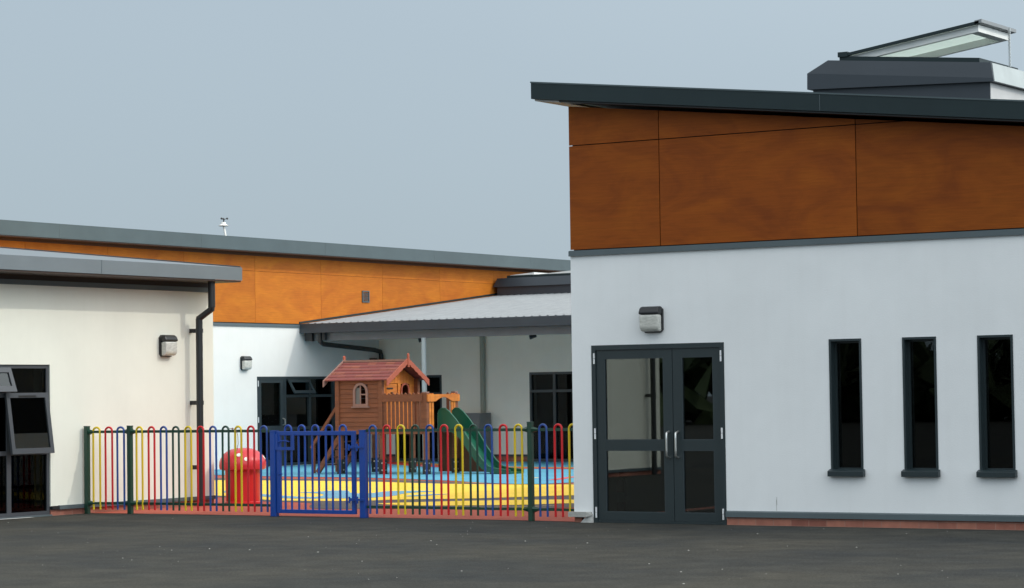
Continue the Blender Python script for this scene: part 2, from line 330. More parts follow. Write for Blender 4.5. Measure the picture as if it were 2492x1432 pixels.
# ------------------------------------------------------------------ ground
g = MB().add([(-900, -700, 0), (900, -700, 0), (900, 1500, 0), (-900, 1500, 0)], [(0, 1, 2, 3)])
struct(g.build('ground', 'asphalt'), 'grey tarmac yard')
def flat(name, pts, z, m, label):
    mb = MB(); mb.add([(x, y, z) for x, y in pts], [tuple(range(len(pts)))])
    return struct(mb.build(name, m), label)
def smooth_poly(pts, it=2, closed=True):
    for _ in range(it):
        q = []; n = len(pts)
        for i in range(n if closed else n-1):
            a, b = pts[i], pts[(i+1) % n]
            q += [(a[0]*.75+b[0]*.25, a[1]*.75+b[1]*.25), (a[0]*.25+b[0]*.75, a[1]*.25+b[1]*.75)]
        pts = q
    return pts
flat('play_surface', [(-23.72, 26.22), (-22.9, 26.31), (-20.7, 26.37), (-19.2, 26.38), (-16.6, 26.33), (-15.9, 26.25), (-15.9, 49), (-35.1, 49), (-35.1, 30), (-28.95, 28.95), (-23.72, 28.95)], .004, 'pred', 'brick red rubber surface behind the railings')
flat('path', smooth_poly([(-35, 38.6), (-31.24, 38.37), (-30.17, 38.34), (-27.79, 38.33), (-26.85, 38.19), (-25.33, 37.55), (-23.94, 36.75), (-23.01, 36.47), (-22.65, 37.29), (-16, 38.6), (-16, 29.6), (-17.94, 29.52), (-18.26, 28.94), (-19.30, 28.90), (-20.05, 28.50), (-20.57, 28.36), (-20.98, 28.06), (-21.39, 28.19), (-21.98, 28.93), (-22.40, 29.62), (-23.08, 29.86), (-23.43, 29.77), (-25.51, 31.32), (-35, 31.6)], 1), .008, 'pdrk', 'dark grey winding path of rubber surface')
flat('yellow_surface', smooth_poly([(-35, 37.6), (-30.31, 37.23), (-29.43, 37.40), (-27.06, 37.32), (-25.13, 36.61), (-23.78, 36.50), (-23.06, 36.55), (-22.35, 36.79), (-16, 37.0), (-16, 34.2), (-20.02, 32.95), (-20.36, 32.27), (-20.96, 31.39), (-21.78, 30.97), (-22.05, 30.41), (-22.64, 30.18), (-23.71, 30.12), (-25.83, 31.72), (-35, 32.2)], 1), .012, 'pyel', 'broad yellow rubber surface')
flat('yellow_surface', smooth_poly([(-21.4, 29.66), (-21.20, 29.94), (-21.02, 30.19), (-20.56, 30.79), (-19.77, 31.34), (-19.17, 31.56), (-16, 31.9), (-16, 31.3), (-18.60, 30.62), (-18.87, 29.90), (-19.69, 29.48), (-20.36, 29.24), (-20.80, 29.38)], 2), .012, 'pyel', 'slim yellow island inside the dark path')
flat('blue_patch', smooth_poly([(-26.97, 33.12), (-25.74, 32.23), (-25.15, 31.96), (-24.48, 31.57), (-23.88, 31.26), (-23.61, 31.32), (-23.99, 32.00), (-24.51, 32.51), (-24.92, 32.58), (-25.08, 32.79), (-24.89, 33.08), (-24.99, 33.40), (-24.72, 33.63), (-23.98, 32.64), (-23.55, 32.58), (-23.87, 33.48), (-23.66, 33.70), (-23.34, 33.77), (-22.92, 33.53), (-23.05, 33.34), (-23.07, 32.85), (-22.58, 31.88), (-22.58, 31.13), (-23.07, 30.86), (-23.79, 30.68), (-24.59, 31.24), (-25.27, 31.54), (-26.39, 32.40)], 1), .016, 'pblob', 'pale blue pond shape in the yellow surface')
flat('blue_patch', smooth_poly([(-22.48, 31.91), (-22.48, 32.52), (-22.16, 32.91), (-22.16, 32.28), (-22.22, 31.82)], 1), .016, 'pblob', 'thin pale blue streak in the yellow surface')
bl = [(-35.1, 39.9), (-32.41, 39.80), (-31.00, 39.40), (-28.35, 39.10), (-27.18, 38.66), (-25.57, 37.91), (-24.11, 37.01), (-23.44, 36.76), (-23.0, 36.85), (-22.86, 37.63), (-15.95, 39.2)]
flat('blue_surface', [(-35.1, 49)]+bl+[(-15.95, 49)], .012, 'pblu', 'sky blue rubber surface under the playhouse')
def strip(name, pts, w, z, m, label):
    pts = smooth_poly(pts, 2, False); L_, R_ = [], []
    for i, p in enumerate(pts):
        a = Vector(pts[max(i-1, 0)]); b = Vector(pts[min(i+1, len(pts)-1)]); d = (b-a).normalized(); nn = Vector((-d.y, d.x))*w/2
        L_.append((p[0]+nn.x, p[1]+nn.y)); R_.append((p[0]-nn.x, p[1]-nn.y))
    mb = MB(); n = len(pts); mb.add([(x, y, z) for x, y in L_+R_], [(i, i+1, n+i+1, n+i) for i in range(n-1)])
    return struct(mb.build(name, m), label)
strip('red_line', [(-34.6, 48.6), (-34.21, 48.08), (-33.27, 47.24), (-32.42, 46.43), (-30.98, 45.35), (-29.80, 44.85), (-28.36, 44.6), (-27.15, 44.5), (-22, 44.3), (-16, 44.2)], .55, .016, 'pline', 'curved red line on the blue surface')
strip('amber_line', [(-34.4, 48.9), (-34.0, 48.45), (-33.0, 47.6), (-32.1, 46.8), (-30.8, 45.85), (-29.70, 45.35), (-28.36, 45.1), (-27.15, 45.0), (-22, 44.8), (-16, 44.7)], .38, .016, 'poran', 'curved amber line beside the red line')
strip('coral_line', [(-23.75, 38.2), (-24.0, 39.1), (-24.3, 39.9), (-24.4, 40.6)], .18, .016, 'ppink', 'coral line on the blue surface')
strip('cream_line', [(-25.05, 39.4), (-24.5, 39.5)], .3, .016, 'pcream', 'short cream dash on the blue surface')
strip('cream_line', [(-25.2, 37.42), (-24.65, 37.19), (-24.07, 36.82)], .05, .016, 'pcream', 'thin cream arc along the dark path')
strip('cream_line', [(-28.6, 37.75), (-27.9, 37.72), (-27.3, 37.6)], .05, .016, 'pcream', 'thin cream arc at the far side of the path')
strip('cream_line', [(-19.3, 28.97), (-18.85, 29.08), (-18.5, 29.43), (-18.3, 29.95)], .035, .016, 'pcream', 'thin cream arc close to the railings')
strip('kerb_line', [(-23.9, 24.0), (-23.62, 24.0), (-23.62, 25.65)], .10, .006, 'cement', 'pale cement fillet at the foot of the left windows')

# ------------------------------------------------------------------ right block
YR = 26.2
XR0, XR1, YRb = -15.905, -4.5, 47.5
B1 = root('school_building', 'tall block with brown cladding above white render, dark sloping roof and double glass doors', 'building', (-12, YR, 0))
strips = [(-12.49, -12.09), (-11.59, -11.185), (-10.70, -10.288), (-9.80, -9.39), (-8.9, -8.49)]
door = (-15.63, -13.835, 0, 2.122)
wall('Y', YR, YR+.3, XR0, XR1, .06, 3.21, [(door[0], door[1], .06, door[3])]+[(a, b, .60, 2.125) for a, b in strips]).build('wall', 'white', B1)
mb = MB(); mb.box(XR0, XR0+.3, YR+.3, YRb, .06, 3.21); mb.box(XR1-.3, XR1, YR+.3, YRb, .06, 3.21); mb.box(XR0+.3, XR1-.3, YRb-.3, YRb, .06, 3.21); each(mb, 'wall', 'white', B1)
def roofz(x, base): return base-.1103*(x+15.905)
# upper storey core behind the cladding
top = lambda x: roofz(x, 5.03)
MB().prism([(XR0+.02, YR+.05, 3.212), (XR1-.02, YR+.05, 3.212), (XR1-.02, YR+.05, top(XR1)-.02), (XR0+.02, YR+.05, top(XR0)-.02)], (0, YRb-YR-.1, 0)).build('cladding_backing', 'backing', B1)
mb = MB(); gap = .011
xs = [XR0, -14.655, -12.11, -9.57, -7.03, XR1]
for a, b in zip(xs[:-1], xs[1:]):
    a2, b2 = a+gap/2, b-gap/2
    zt = lambda x: top(x)-.004
    # lower panel (clipped by the roof slope)
    zj = 4.545-gap/2
    if zt(b2) >= zj: lo = [(a2, 3.285), (b2, 3.285), (b2, zj), (a2, zj)]
    elif zt(a2) > zj:
        xc = -15.905+(5.026-zj)/.1103; lo = [(a2, 3.285), (b2, 3.285), (b2, zt(b2)), (xc, zj), (a2, zj)]
    else: lo = [(a2, 3.285), (b2, 3.285), (b2, zt(b2)), (a2, zt(a2))]
    mb.prism([(x, YR-.006, z) for x, z in lo], (0, .014, 0))
    zk = 4.545+gap/2
    if zt(b2) > zk: mb.prism([(a2, YR-.006, zk), (b2, YR-.006, zk), (b2, YR-.006, zt(b2)), (a2, YR-.006, zt(a2))], (0, .014, 0))
    elif zt(a2) > zk:
        xc = -15.905+(5.026-zk)/.1103; mb.prism([(a2, YR-.006, zk), (xc, YR-.006, zk), (a2, YR-.006, zt(a2))], (0, .014, 0))
mb.build('cladding', 'cladR', B1)
mb = MB(); mb.box(XR0-.012, XR1, YR-.028, YR+.02, 3.205, 3.268); mb.box(XR0-.012, XR1, YR-.006, YR+.02, 3.2685, 3.274); mb.build('trim', 'trim', B1)
mb = MB(); mb.box(-13.832, XR1, YR-.035, YR-.001, .093, .152); mb.prism([(-13.832, YR-.001, .1525), (-13.832, YR-.035, .1525), (-13.832, YR-.001, .166)], (13.832+XR1, 0, 0)); mb.build('base_trim', 'trim', B1)
mb = MB(); mb.box(-13.83, XR1-.02, YR-.006, YR-.0005, 0, .0925); mb.build('plinth', 'brick', B1)
MB().box(-13.352, -13.13, YR-.004, YR-.0005, .012, .068).build('air_brick', mat('air brick', (.14, .045, .025), .8, .3, 30, stretch=(1, 1, 4)), B1)
mb = MB(); mb.box(-15.95, -15.70, YR-.07, YR-.0005, .068, .128); mb.prism([(-15.70, YR-.07, .068), (-15.64, YR-.03, .085), (-15.66, YR-.02, .128), (-15.70, YR-.07, .128)], (0, .03, 0)); o = mb.build('base_trim', 'concrete', B1); o['label'] = 'broken end of base trim beside the doors'
mb = MB(); mb.box(-15.90, -15.80, YR+.0, YR+.06, 0, .0595); mb.build('plinth', 'brick', B1)
mb = MB(); mb.prism([(-15.80, YR-.03, 0), (-15.633, YR-.03, 0), (-15.633, YR-.03, .064), (-15.68, YR-.03, .10), (-15.75, YR-.03, .05)], (0, .028, 0)); mb.build('mortar_lump', 'cement', B1)
mb = MB(); mb.box(-13.19, -13.186, YR-.0025, YR-.0005, .17, .30); mb.box(-13.186, -13.182, YR-.0025, YR-.0005, .24, .33); mb.build('wall_crack', 'concrete', B1)
# interior
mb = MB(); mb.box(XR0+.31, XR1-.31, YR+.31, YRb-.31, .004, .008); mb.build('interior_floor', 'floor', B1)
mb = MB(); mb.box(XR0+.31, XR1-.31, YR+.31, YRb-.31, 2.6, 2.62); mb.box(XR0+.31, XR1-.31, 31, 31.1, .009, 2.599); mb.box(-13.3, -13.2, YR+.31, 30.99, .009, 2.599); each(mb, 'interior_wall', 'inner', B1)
# roof
mb = MB(); x0r, x1r = -16.28, -4.2; yf = 25.95
zb = lambda x: 5.125-.1103*(x+16.28); zt_ = lambda x: 5.33-.1103*(x+16.28)
mb.prism([(x0r, yf, zb(x0r)), (x1r, yf, zb(x1r)), (x1r, yf, zt_(x1r)), (x0r, yf, zt_(x0r))], (0, YRb+.2-yf, 0)); rf = mb.build('roof', 'fasR', B1)
mb = MB(); mb.prism([(x0r+.03, yf+.04, zb(x0r+.03)-.022), (XR0-.004, yf+.04, zb(XR0)-.022), (XR0-.004, yf+.04, zb(XR0)-.004), (x0r+.03, yf+.04, zb(x0r+.03)-.004)], (0, YRb-yf, 0))
mb.build('soffit', 'soffit', B1); mb = MB()
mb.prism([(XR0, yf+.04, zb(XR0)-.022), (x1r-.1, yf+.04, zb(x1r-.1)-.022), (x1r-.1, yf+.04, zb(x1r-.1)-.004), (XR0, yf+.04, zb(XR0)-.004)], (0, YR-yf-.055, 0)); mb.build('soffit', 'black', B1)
mb = MB(); mb.prism([(x0r-.006, yf-.006, zt_(x0r)-.012), (x1r, yf-.006, zt_(x1r)-.012), (x1r, yf-.006, zt_(x1r)+.006), (x0r-.006, yf-.006, zt_(x0r)+.006)], (0, .03, 0)); mb.build('drip_edge', 'fasA', rf)
mb = MB()
for x in (-12.43, -8.9): mb.box(x-.003, x+.003, yf-.004, yf+.002, zb(x)+.006, zt_(x)-.02)
each(mb, 'fascia_joint', 'trim', rf)
# windows
def slot_window(a, b, parent):
    mb = MB(); ring(mb, 'Y', a, b, .60, 2.125, YR-.008, YR+.15, .026, .045)
    w = mb.build('window', 'frame', parent)
    mb = MB(); ring(mb, 'Y', a+.026, b-.026, .645, 2.099, YR+.09, YR+.145, .022); mb.build('glazing_bead', 'frame', w)
    pane('Y', a+.048, b-.048, .667, 2.077, YR+.115, w)
    mb = MB(); mb.prism([(a-.015, YR-.075, .572), (a-.015, YR-.075, .632), (a-.015, YR-.01, .655), (a-.015, YR-.01, .572)], (b-a+.04, 0, 0)); mb.build('sill', 'frame', w, bevel=.004)
for a, b in strips: slot_window(a, b, B1)
# double doors
mb = MB(); ubox(mb, 'Y', -15.63, -15.575, YR-.006, YR+.12, .0, 2.122); ubox(mb, 'Y', -13.89, -13.835, YR-.006, YR+.12, .0, 2.122); ubox(mb, 'Y', -15.575, -13.89, YR-.006, YR+.12, 2.065, 2.122); ubox(mb, 'Y', -15.575, -13.89, YR+.0, YR+.12, .002, .028)
mb.build('door_frame', 'frame', B1)
def leaf(a, b, side):
    L = MB(); s0 = .105 if side < 0 else .115; s1 = .115 if side < 0 else .095
    y0, y1 = YR+.012, YR+.062
    L.box(a, a+s0, y0, y1, .03, 2.062); L.box(b-s1, b, y0, y1, .03, 2.062)
    L.box(a+s0, b-s1, y0, y1, 1.965, 2.062); L.box(a+s0, b-s1, y0, y1, .87, .982); L.box(a+s0, b-s1, y0, y1, .03, .125)
    d = L.build('door_leaf', 'frame', B1)
    pane('Y', a+s0, b-s1, .983, 1.964, YR+.035, d, 'glassD'); pane('Y', a+s0, b-s1, .126, .869, YR+.035, d, 'glassD')
    mb = MB(); ring(mb, 'Y', a+s0, b-s1, .982, 1.965, YR+.014, YR+.034, .012); ring(mb, 'Y', a+s0, b-s1, .125, .87, YR+.014, YR+.034, .012); mb.build('glazing_bead', 'frameA', d)
    hx = b-.055 if side < 0 else a+.06
    mb = MB(); pts = [(hx, y0, .775), (hx, y0-.055, .79)]+[(hx, y0-.065, .80+i*.065) for i in range(5)]+[(hx, y0-.055, 1.07), (hx, y0, 1.085)]
    mb.tube(pts, .013, 10); mb.build('handle', 'steel', d, smooth=True)
    xx = a-.018 if side < 0 else b+.018
    mb = MB()
    for z in (.06, 1.0, 1.90): mb.tube([(xx, YR-.012, z), (xx, YR-.012, z+.062)], .011, 8); mb.tube([(xx, YR-.012, z+.066), (xx, YR-.012, z+.128)], .011, 8)
    each(mb, 'hinge', 'hinge', d, 2, smooth=True)
leaf(-15.572, -14.535, -1); leaf(-14.528, -13.893, 1)
# rooftop lantern on the right block: curb, hipped hood, propped-open sash
LY0 = 28.5
mb = MB(); mb.prism([(-13.757, LY0+.04, 4.80), (-11.431, LY0+.04, 4.55), (-11.431, LY0+.04, 5.20), (-13.757, LY0+.04, 5.30)], (0, 2.3, 0)); ln = mb.build('roof_lantern', 'hood', B1)
MB().prism([(-11.4295, LY0+.05, 4.6), (-11.4295, LY0+2.3, 4.6), (-11.4295, LY0+2.3, 5.195), (-11.4295, LY0+.05, 5.195)], (.008, 0, 0)).build('sunlit_panel', 'soffit', ln)  # pale skin on the sun-facing side, sunlight put into its colour
d0, d1 = LY0-.02, LY0+2.5
bot = [(-13.81, d0, 5.286), (-11.353, d0, 5.198), (-11.353, d1, 5.198), (-13.81, d1, 5.286)]
mid = [(-13.806, d0, 5.486), (-11.36, d0, 5.24), (-11.36, d1, 5.24), (-13.806, d1, 5.486)]
tp = [(-13.533, d0+.03, 5.633), (-11.40, d0+.03, 5.432), (-11.40, d1-.2, 5.432), (-13.533, d1-.2, 5.633)]
mb = MB(); mb.add(bot+mid+tp, [(3, 2, 1, 0)]+[(i, (i+1) % 4, 4+(i+1) % 4, 4+i) for i in range(4)]+[(4+i, 4+(i+1) % 4, 8+(i+1) % 4, 8+i) for i in range(4)]+[(8, 9, 10, 11)]); mb.build('lantern_hood', 'hood', ln)
mb = MB(); mb.add([(-11.3535, d0+.02, 5.202), (-11.3535, d1-.02, 5.202), (-11.396, d1-.22, 5.428), (-11.396, d0+.06, 5.428)], [(0, 1, 2, 3)])
o_ = mb.v; mb = MB(); mb.prism([o_[0], o_[1], o_[2], o_[3]], (.004, 0, .0008)); mb.build('hood_sunlit_face', 'galv', ln)  # thin pale sheet painting the sunlight on the hood's sun-facing side
tz = lambda x: 5.633-.0942*(x+13.533)
mb = MB(); mb.prism([(-13.385, LY0+.03, tz(-13.385)), (-11.55, LY0+.03, tz(-11.55)), (-11.55, LY0+.03, tz(-11.55)+.055), (-13.385, LY0+.03, tz(-13.385)+.055)], (0, 1.25, 0)); mb.build('lantern_frame', 'fasR', ln)
# sash hinged on its low (left) side; free edge carried up by a chain
hx, hz, fx, fz = -13.38, 5.69, -11.545, 5.948
def sl(u, dz=0): return (hx+(fx-hx)*u, hz+(fz-hz)*u+dz)
def slab(mb, u0, u1, y0, y1, za, zb2):
    a = sl(u0); b = sl(u1); mb.hexa([(a[0], y0, a[1]+za), (b[0], y0, b[1]+za), (b[0], y1, b[1]+za), (a[0], y1, a[1]+za), (a[0], y0, a[1]+zb2), (b[0], y0, b[1]+zb2), (b[0], y1, b[1]+zb2), (a[0], y1, a[1]+zb2)])
mb = MB(); slab(mb, 0, 1, LY0+.02, LY0+.07, -.035, .0); slab(mb, 0, .03, LY0+.07, LY0+1.05, -.035, .0); slab(mb, 0, 1, LY0+1.05, LY0+1.10, -.035, .0); mb.box(-13.40, -13.27, LY0+.01, LY0+1.1, 5.66, 5.72); sh = mb.build('roof_sash', 'fasR', ln)
mb = MB(); slab(mb, .97, 1.02, LY0+.02, LY0+1.14, -.03, .012); mb.build('sash_edge', 'sheet', ln)
mb = MB(); slab(mb, .04, .985, LY0+.075, LY0+.13, -.12, -.036); slab(mb, .04, .985, LY0+.99, LY0+1.045, -.12, -.036); slab(mb, .93, .985, LY0+.13, LY0+.99, -.12, -.036); slab(mb, .04, .08, LY0+.13, LY0+.99, -.12, -.036); mb.build('sash_lining', 'sash', ln)
mb = MB(); slab(mb, .0301, .9699, LY0+.0701, LY0+1.0499, -.030, -.022); mb.build('glazing', 'opal', ln)
mb = MB(); 
for i in range(22): mb.box(-11.415+.004*(i % 2), -11.390+.004*(i % 2), LY0+.62, LY0+.64, 5.44+i*.0215, 5.44+i*.0215+.017)
mb.build('actuator_chain', 'steel', ln)

# ------------------------------------------------------------------ left wing
XB = -23.72; YB0, YB1 = 10.2, 28.95
B2 = root('school_building', 'low cream rendered wing with blue grey fascia, black downpipe and open windows', 'building', (XB, 24, 0))
wins = [(23.55, 25.492), (19.0, 20.9)]
wall('X', XB, XB-.3, YB0, YB1, .126, 3.10, [(a, b, .126, 2.036) for a, b in wins]).build('wall', 'cream', B2)
mb = MB(); mb.box(-33, XB-.3, YB0, YB0+.3, .0, 3.10); mb.box(-33, XB-.3, YB1-.3, YB1, .0, 3.10); mb.box(-33, -32.7, YB0+.3, YB1-.3, .0, 3.1); each(mb, 'wall', 'cream', B2)
mb = MB(); mb.box(XB-.02, XB-.30, YB0+.01, YB1-.01, 3.10, 3.38); mb.build('cladding', 'brown', B2)  # cladding band with the under-eave shade put into its dark brown
mb = MB(); mb.box(XB-.03, XB+.018, YB0-.005, YB1+.012, 3.102, 3.168); mb.build('trim', 'trim', B2)
mb = MB()
for a, b in ((YB0, 19.0-.0), (20.9, 23.55), (25.63, YB1+.03)): mb.box(XB-.01, XB+.035, a, b, .082, .134)
each(mb, 'base_trim', 'trim', B2)
mb = MB()
for a, b in ((YB0, 19.0), (20.9, 23.55), (25.5, YB1-.01)): mb.box(XB-.2, XB-.003, a, b, 0, .1255)
each(mb, 'plinth', 'brick', B2)
mb = MB(); mb.box(XB-.02, XB+.03, 25.495, 25.63, .085, .13); mb.build('base_trim', 'pipe', B2)
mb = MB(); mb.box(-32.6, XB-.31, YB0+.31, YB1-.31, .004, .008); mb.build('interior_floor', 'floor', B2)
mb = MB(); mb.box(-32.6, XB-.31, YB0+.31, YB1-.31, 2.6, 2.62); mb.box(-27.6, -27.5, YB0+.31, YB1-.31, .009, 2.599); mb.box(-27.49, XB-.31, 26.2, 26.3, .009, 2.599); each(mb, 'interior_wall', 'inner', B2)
# roof
xf = -23.19
def zr(x, b): return b-.103*(x-xf)
mb = MB(); mb.prism([(xf, YB0-.3, 3.258), (-33.4, YB0-.3, zr(-33.4, 3.258)), (-33.4, YB0-.3, zr(-33.4, 3.448)), (xf, YB0-.3, 3.448)], (0, YB1+.33-YB0, 0)); rb = mb.build('roof', 'fasB', B2)
MB().box(XB+.02, xf-.01, YB0-.28, YB1+.01, 3.234, 3.2565).build('soffit', 'brown', B2)
mb = MB()
for y in (14.5, 18.9, 25.95): mb.box(xf+.0005, xf+.003, y-.004, y+.004, 3.262, 3.445)
each(mb, 'fascia_joint', 'trim', rb)
mb = MB(); mb.prism([(xf-.02, YB1+.005, 3.452), (-33.4, YB1+.005, zr(-33.4, 3.452)), (-33.4, YB1+.005, zr(-33.4, 3.468)), (xf-.02, YB1+.005, 3.468)], (0, .02, 0)); mb.build('verge_flashing', 'fasA', rb)
# windows: two columns, three rows
def cell(u0, u1, z0, z1, parent, d=XB-.045, name='sash_frame', m='frameB'):
    pane('X', u0, u1, z0, z1, d, parent, 'glassB')
for k, (a, b) in enumerate(wins):
    m1_ = b-.77; m0_ = b-1.53
    mb = MB(); ring(mb, 'X', a, b, .02, 2.036, XB-.10, XB-.02, .05)
    ubox(mb, 'X', m1_-.04, m1_+.04, XB-.10, XB-.022, .07, 1.986)
    if m0_ > a+.05: ubox(mb, 'X', m0_-.04, m0_+.04, XB-.10, XB-.022, .07, 1.986)
    for z in (1.63, .86):
        us = [a+.05, m0_-.04, m0_+.04, m1_-.04, m1_+.04, b-.05]
        for i in (0, 2, 4):
            if us[i+1] > us[i]+.02: ubox(mb, 'X', us[i], us[i+1], XB-.10, XB-.024, z-.03, z+.03)
    w = mb.build('window', 'frameB', B2)
    mb = MB(); ubox(mb, 'X', a, b, XB-.12, XB+.03, -.0, .019); mb.build('sill', 'trim', w)
    us = [(m1_+.04, b-.05), (m0_+.04, m1_-.04), (a+.05, m0_-.04)]
    for i, (u0, u1) in enumerate(us):
        if u1 <= u0: continue
        cell(u0, u1, .07, .83, w)
        if not (k == 0 and i == 0): cell(u0, u1, .89, 1.60, w)
        if not (k == 0 and i == 1): cell(u0, u1, 1.66, 1.986, w)
    if k == 0:
        def open_sash(u0, u1, zt, zb_, out, tilt_label):
            # frame hinged at its top edge, swung outwards at the bottom
            x_t = XB-.015; x_b = XB+out; n = Vector((zt-zb_, 0, x_b-x_t)).normalized()*.035
            def q(u, t): return Vector((x_t+(x_b-x_t)*t, u, zt+(zb_-zt)*t))
            mb = MB(); fr = .065; T = fr/(zt-zb_)
            def bar(ua, ub, ta, tb): mb.hexa([q(ua, ta), q(ub, ta), q(ub, tb), q(ua, tb), q(ua, ta)+n, q(ub, ta)+n, q(ub, tb)+n, q(ua, tb)+n])
            bar(u0, u1, 0, T); bar(u0, u1, 1-T*1.15, 1); bar(u0, u0+fr, T, 1-T*1.15); bar(u1-fr, u1, T, 1-T*1.15)
            s_ = mb.build('open_sash', 'frameB', w); 
            mb = MB(); h = n*.4; g2 = n*.55; mb.hexa([q(u0+fr, T)+h, q(u1-fr, T)+h, q(u1-fr, 1-T)+h, q(u0+fr, 1-T)+h, q(u0+fr, T)+g2, q(u1-fr, T)+g2, q(u1-fr, 1-T)+g2, q(u0+fr, 1-T)+g2]); g_ = mb.build('sash_glass', 'glassS', w)
            return s_
        open_sash(m1_-.09, b-.06, 1.655, .845, .10, '')
        open_sash(m0_+.02, m1_+.005, 1.985, 1.665, .10, '')
        mb = MB(); ubox(mb, 'X', m1_+.14, b-.30, XB+.012, XB+.03, 1.60, 1.625); mb.build('trickle_vent', 'black', w)
# downpipe with swan neck and wall brackets
def downpipe(y, parent, x_top=-23.315, name='downpipe'):
    xl = XB+.17
    mb = MB(); mb.tube([(x_top, y, 3.30), (x_top, y, 2.93), (x_top, y, 2.86)], .052, 14); mb.tube([(x_top, y, 2.90), (x_top+.005, y, 2.84), (xl-.01, y, 2.70), (xl, y, 2.64)], .047, 14); mb.tube([(xl, y, 2.70), (xl, y, .12)], .050, 14); mb.tube([(xl, y, .12), (xl, y, .0)], .056, 14)
    p = mb.build(name, 'pipe', parent, smooth=True)
    mb = MB()
    for z in (2.53, 1.49, .56): mb.box(XB+.001, xl+.03, y-.02, y+.02, z-.03, z+.03); mb.tube([(xl, y, z-.03), (xl, y, z+.03)], .058, 14)
    each(mb, 'bracket', 'pipe', p, 2)
downpipe(28.43, B2); downpipe(10.75, B2)

# ------------------------------------------------------------------ far wing
XA = -35.1; YA0, YA1 = 27.0, 66.0
B3 = root('school_building', 'far white wing with bright orange cladding and long grey fascia', 'building', (XA, 45, 0))
bays = (44.35, 48.25)
wall('X', XA, XA-.3, YA0, YA1, .0, 3.13, [(bays[0], bays[1], .02, 2.02)]).build('wall', 'bright', B3)
mb = MB(); mb.box(-44, XA-.3, YA0, YA0+.3, 0, 3.13); mb.box(-44, XA-.3, YA1-.3, YA1, 0, 3.13); mb.box(-44, -43.7, YA0+.3, YA1-.3, 0, 3.13); each(mb, 'wall', 'bright', B3)
MB().box(XA-.02, XA-8.8, YA0+.02, YA1-.02, 3.131, 5.0).build('cladding_backing', 'backing', B3)
mb = MB(); ys = [29.75, 32.17, 34.6, 37.03, 39.46, 41.87, 44.31, 46.74, 49.17, 51.6, 54.03, 56.46, 58.9, 61.3, 63.7, 65.9]
for a, b in zip(ys[:-1], ys[1:]):
    mb.box(XA-.012, XA+.004, a+.004, b-.004, 3.215, 4.358); mb.box(XA-.012, XA+.004, a+.004, b-.004, 4.364, 4.98)
mb.build('cladding', 'cladA', B3)
MB().box(XA-.02, XA+.028, YA0, YA1, 3.128, 3.196).build('trim', 'trim', B3)
xa = -34.70
def za(x, b): return b+.045*(x-xa)
mb = MB(); mb.prism([(xa, YA0-.3, 4.775), (-44.5, YA0-.3, za(-44.5, 4.775)), (-44.5, YA0-.3, za(-44.5, 5.065)), (xa, YA0-.3, 5.065)], (0, YA1-YA0+.6, 0)); ra = mb.build('roof', 'fasA', B3)
MB().box(XA+.006, xa-.01, YA0, YA1, 4.752, 4.773).build('soffit', 'brown', B3)
MB().box(XA-.01, XA+.02, YA0, YA1, 4.70, 4.7515).build('eaves_shade', mat('painted eaves shade', (.10, .04, .015), .7), B3)  # added dark strip painting the shade below the fascia
mb = MB()
for y in (33.2, 37.6, 42.0, 46.4, 50.8, 55.2): mb.box(xa+.0005, xa+.003, y-.005, y+.005, 4.78, 5.06)
each(mb, 'fascia_joint', 'trim', ra)
mb = MB(); ring(mb, 'X', 48.33, 48.61, 3.76, 4.035, XA+.005, XA+.03, .025)
for i in range(7):
    z = 3.79+i*.032; mb.hexa([(XA+.007, 48.355, z), (XA+.028, 48.355, z-.012), (XA+.028, 48.585, z-.012), (XA+.007, 48.585, z), (XA+.007, 48.355, z+.006), (XA+.028, 48.355, z-.006), (XA+.028, 48.585, z-.006), (XA+.007, 48.585, z+.006)])
mb.build('louvre_vent', 'trim', B3)
# door + window bay
mb = MB(); ring(mb, 'X', 44.35, 48.25, .02, 2.02, XA-.09, XA+.006, .06)
for u in (45.36, 46.28, 47.2): ubox(mb, 'X', u-.04, u+.04, XA-.09, XA+.004, .08, 1.96)
for a, b in ((45.40, 46.24), (46.32, 47.16), (47.24, 48.19)):
    ubox(mb, 'X', a, b, XA-.09, XA+.002, 1.55, 1.61); ubox(mb, 'X', a, b, XA-.09, XA+.002, .82, .88)
wa = mb.build('window', 'frameA', B3)
for a, b in ((45.40, 46.24), (46.32, 47.16), (47.24, 48.19)):
    pane('X', a, b, .08, .82, XA-.05, wa); pane('X', a, b, .88, 1.55, XA-.05, wa)
    if a > 45.5: pane('X', a, b, 1.61, 1.96, XA-.05, wa)
mb = MB(); mb.hexa([(XA+.0, 45.43, 1.93), (XA+.0, 46.22, 1.93), (XA+.03, 46.22, 1.93), (XA+.03, 45.43, 1.93), (XA+.20, 45.43, 1.64), (XA+.20, 46.22, 1.64), (XA+.225, 46.22, 1.65), (XA+.225, 45.43, 1.65)])
fr = MB()
def lerp(a, b, t): return a+(b-a)*t
for (ua, ub, ta, tb) in ((45.43, 46.22, 0, .2), (45.43, 46.22, .8, 1), (45.43, 45.50, .2, .8), (46.15, 46.22, .2, .8)):
    pts = []
    for off in (0, .028):
        for (u, t) in ((ua, ta), (ub, ta), (ub, tb), (ua, tb)): pts.append((lerp(XA+.01, XA+.20, t)+off, u, lerp(1.94, 1.63, t)+off*.5))
    fr.hexa(pts)
fr.build('open_sash', 'frameA', wa)
L = MB(); L.box(XA-.05, XA+.0, 44.415, 44.50, .05, 1.955); L.box(XA-.05, XA+.0, 45.20, 45.315, .05, 1.955); L.box(XA-.05, XA+.0, 44.50, 45.20, 1.88, 1.955); L.box(XA-.05, XA+.0, 44.50, 45.20, .78, .92); L.box(XA-.05, XA+.0, 44.50, 45.20, .05, .16)
dl = L.build('door_leaf', 'frameA', B3)
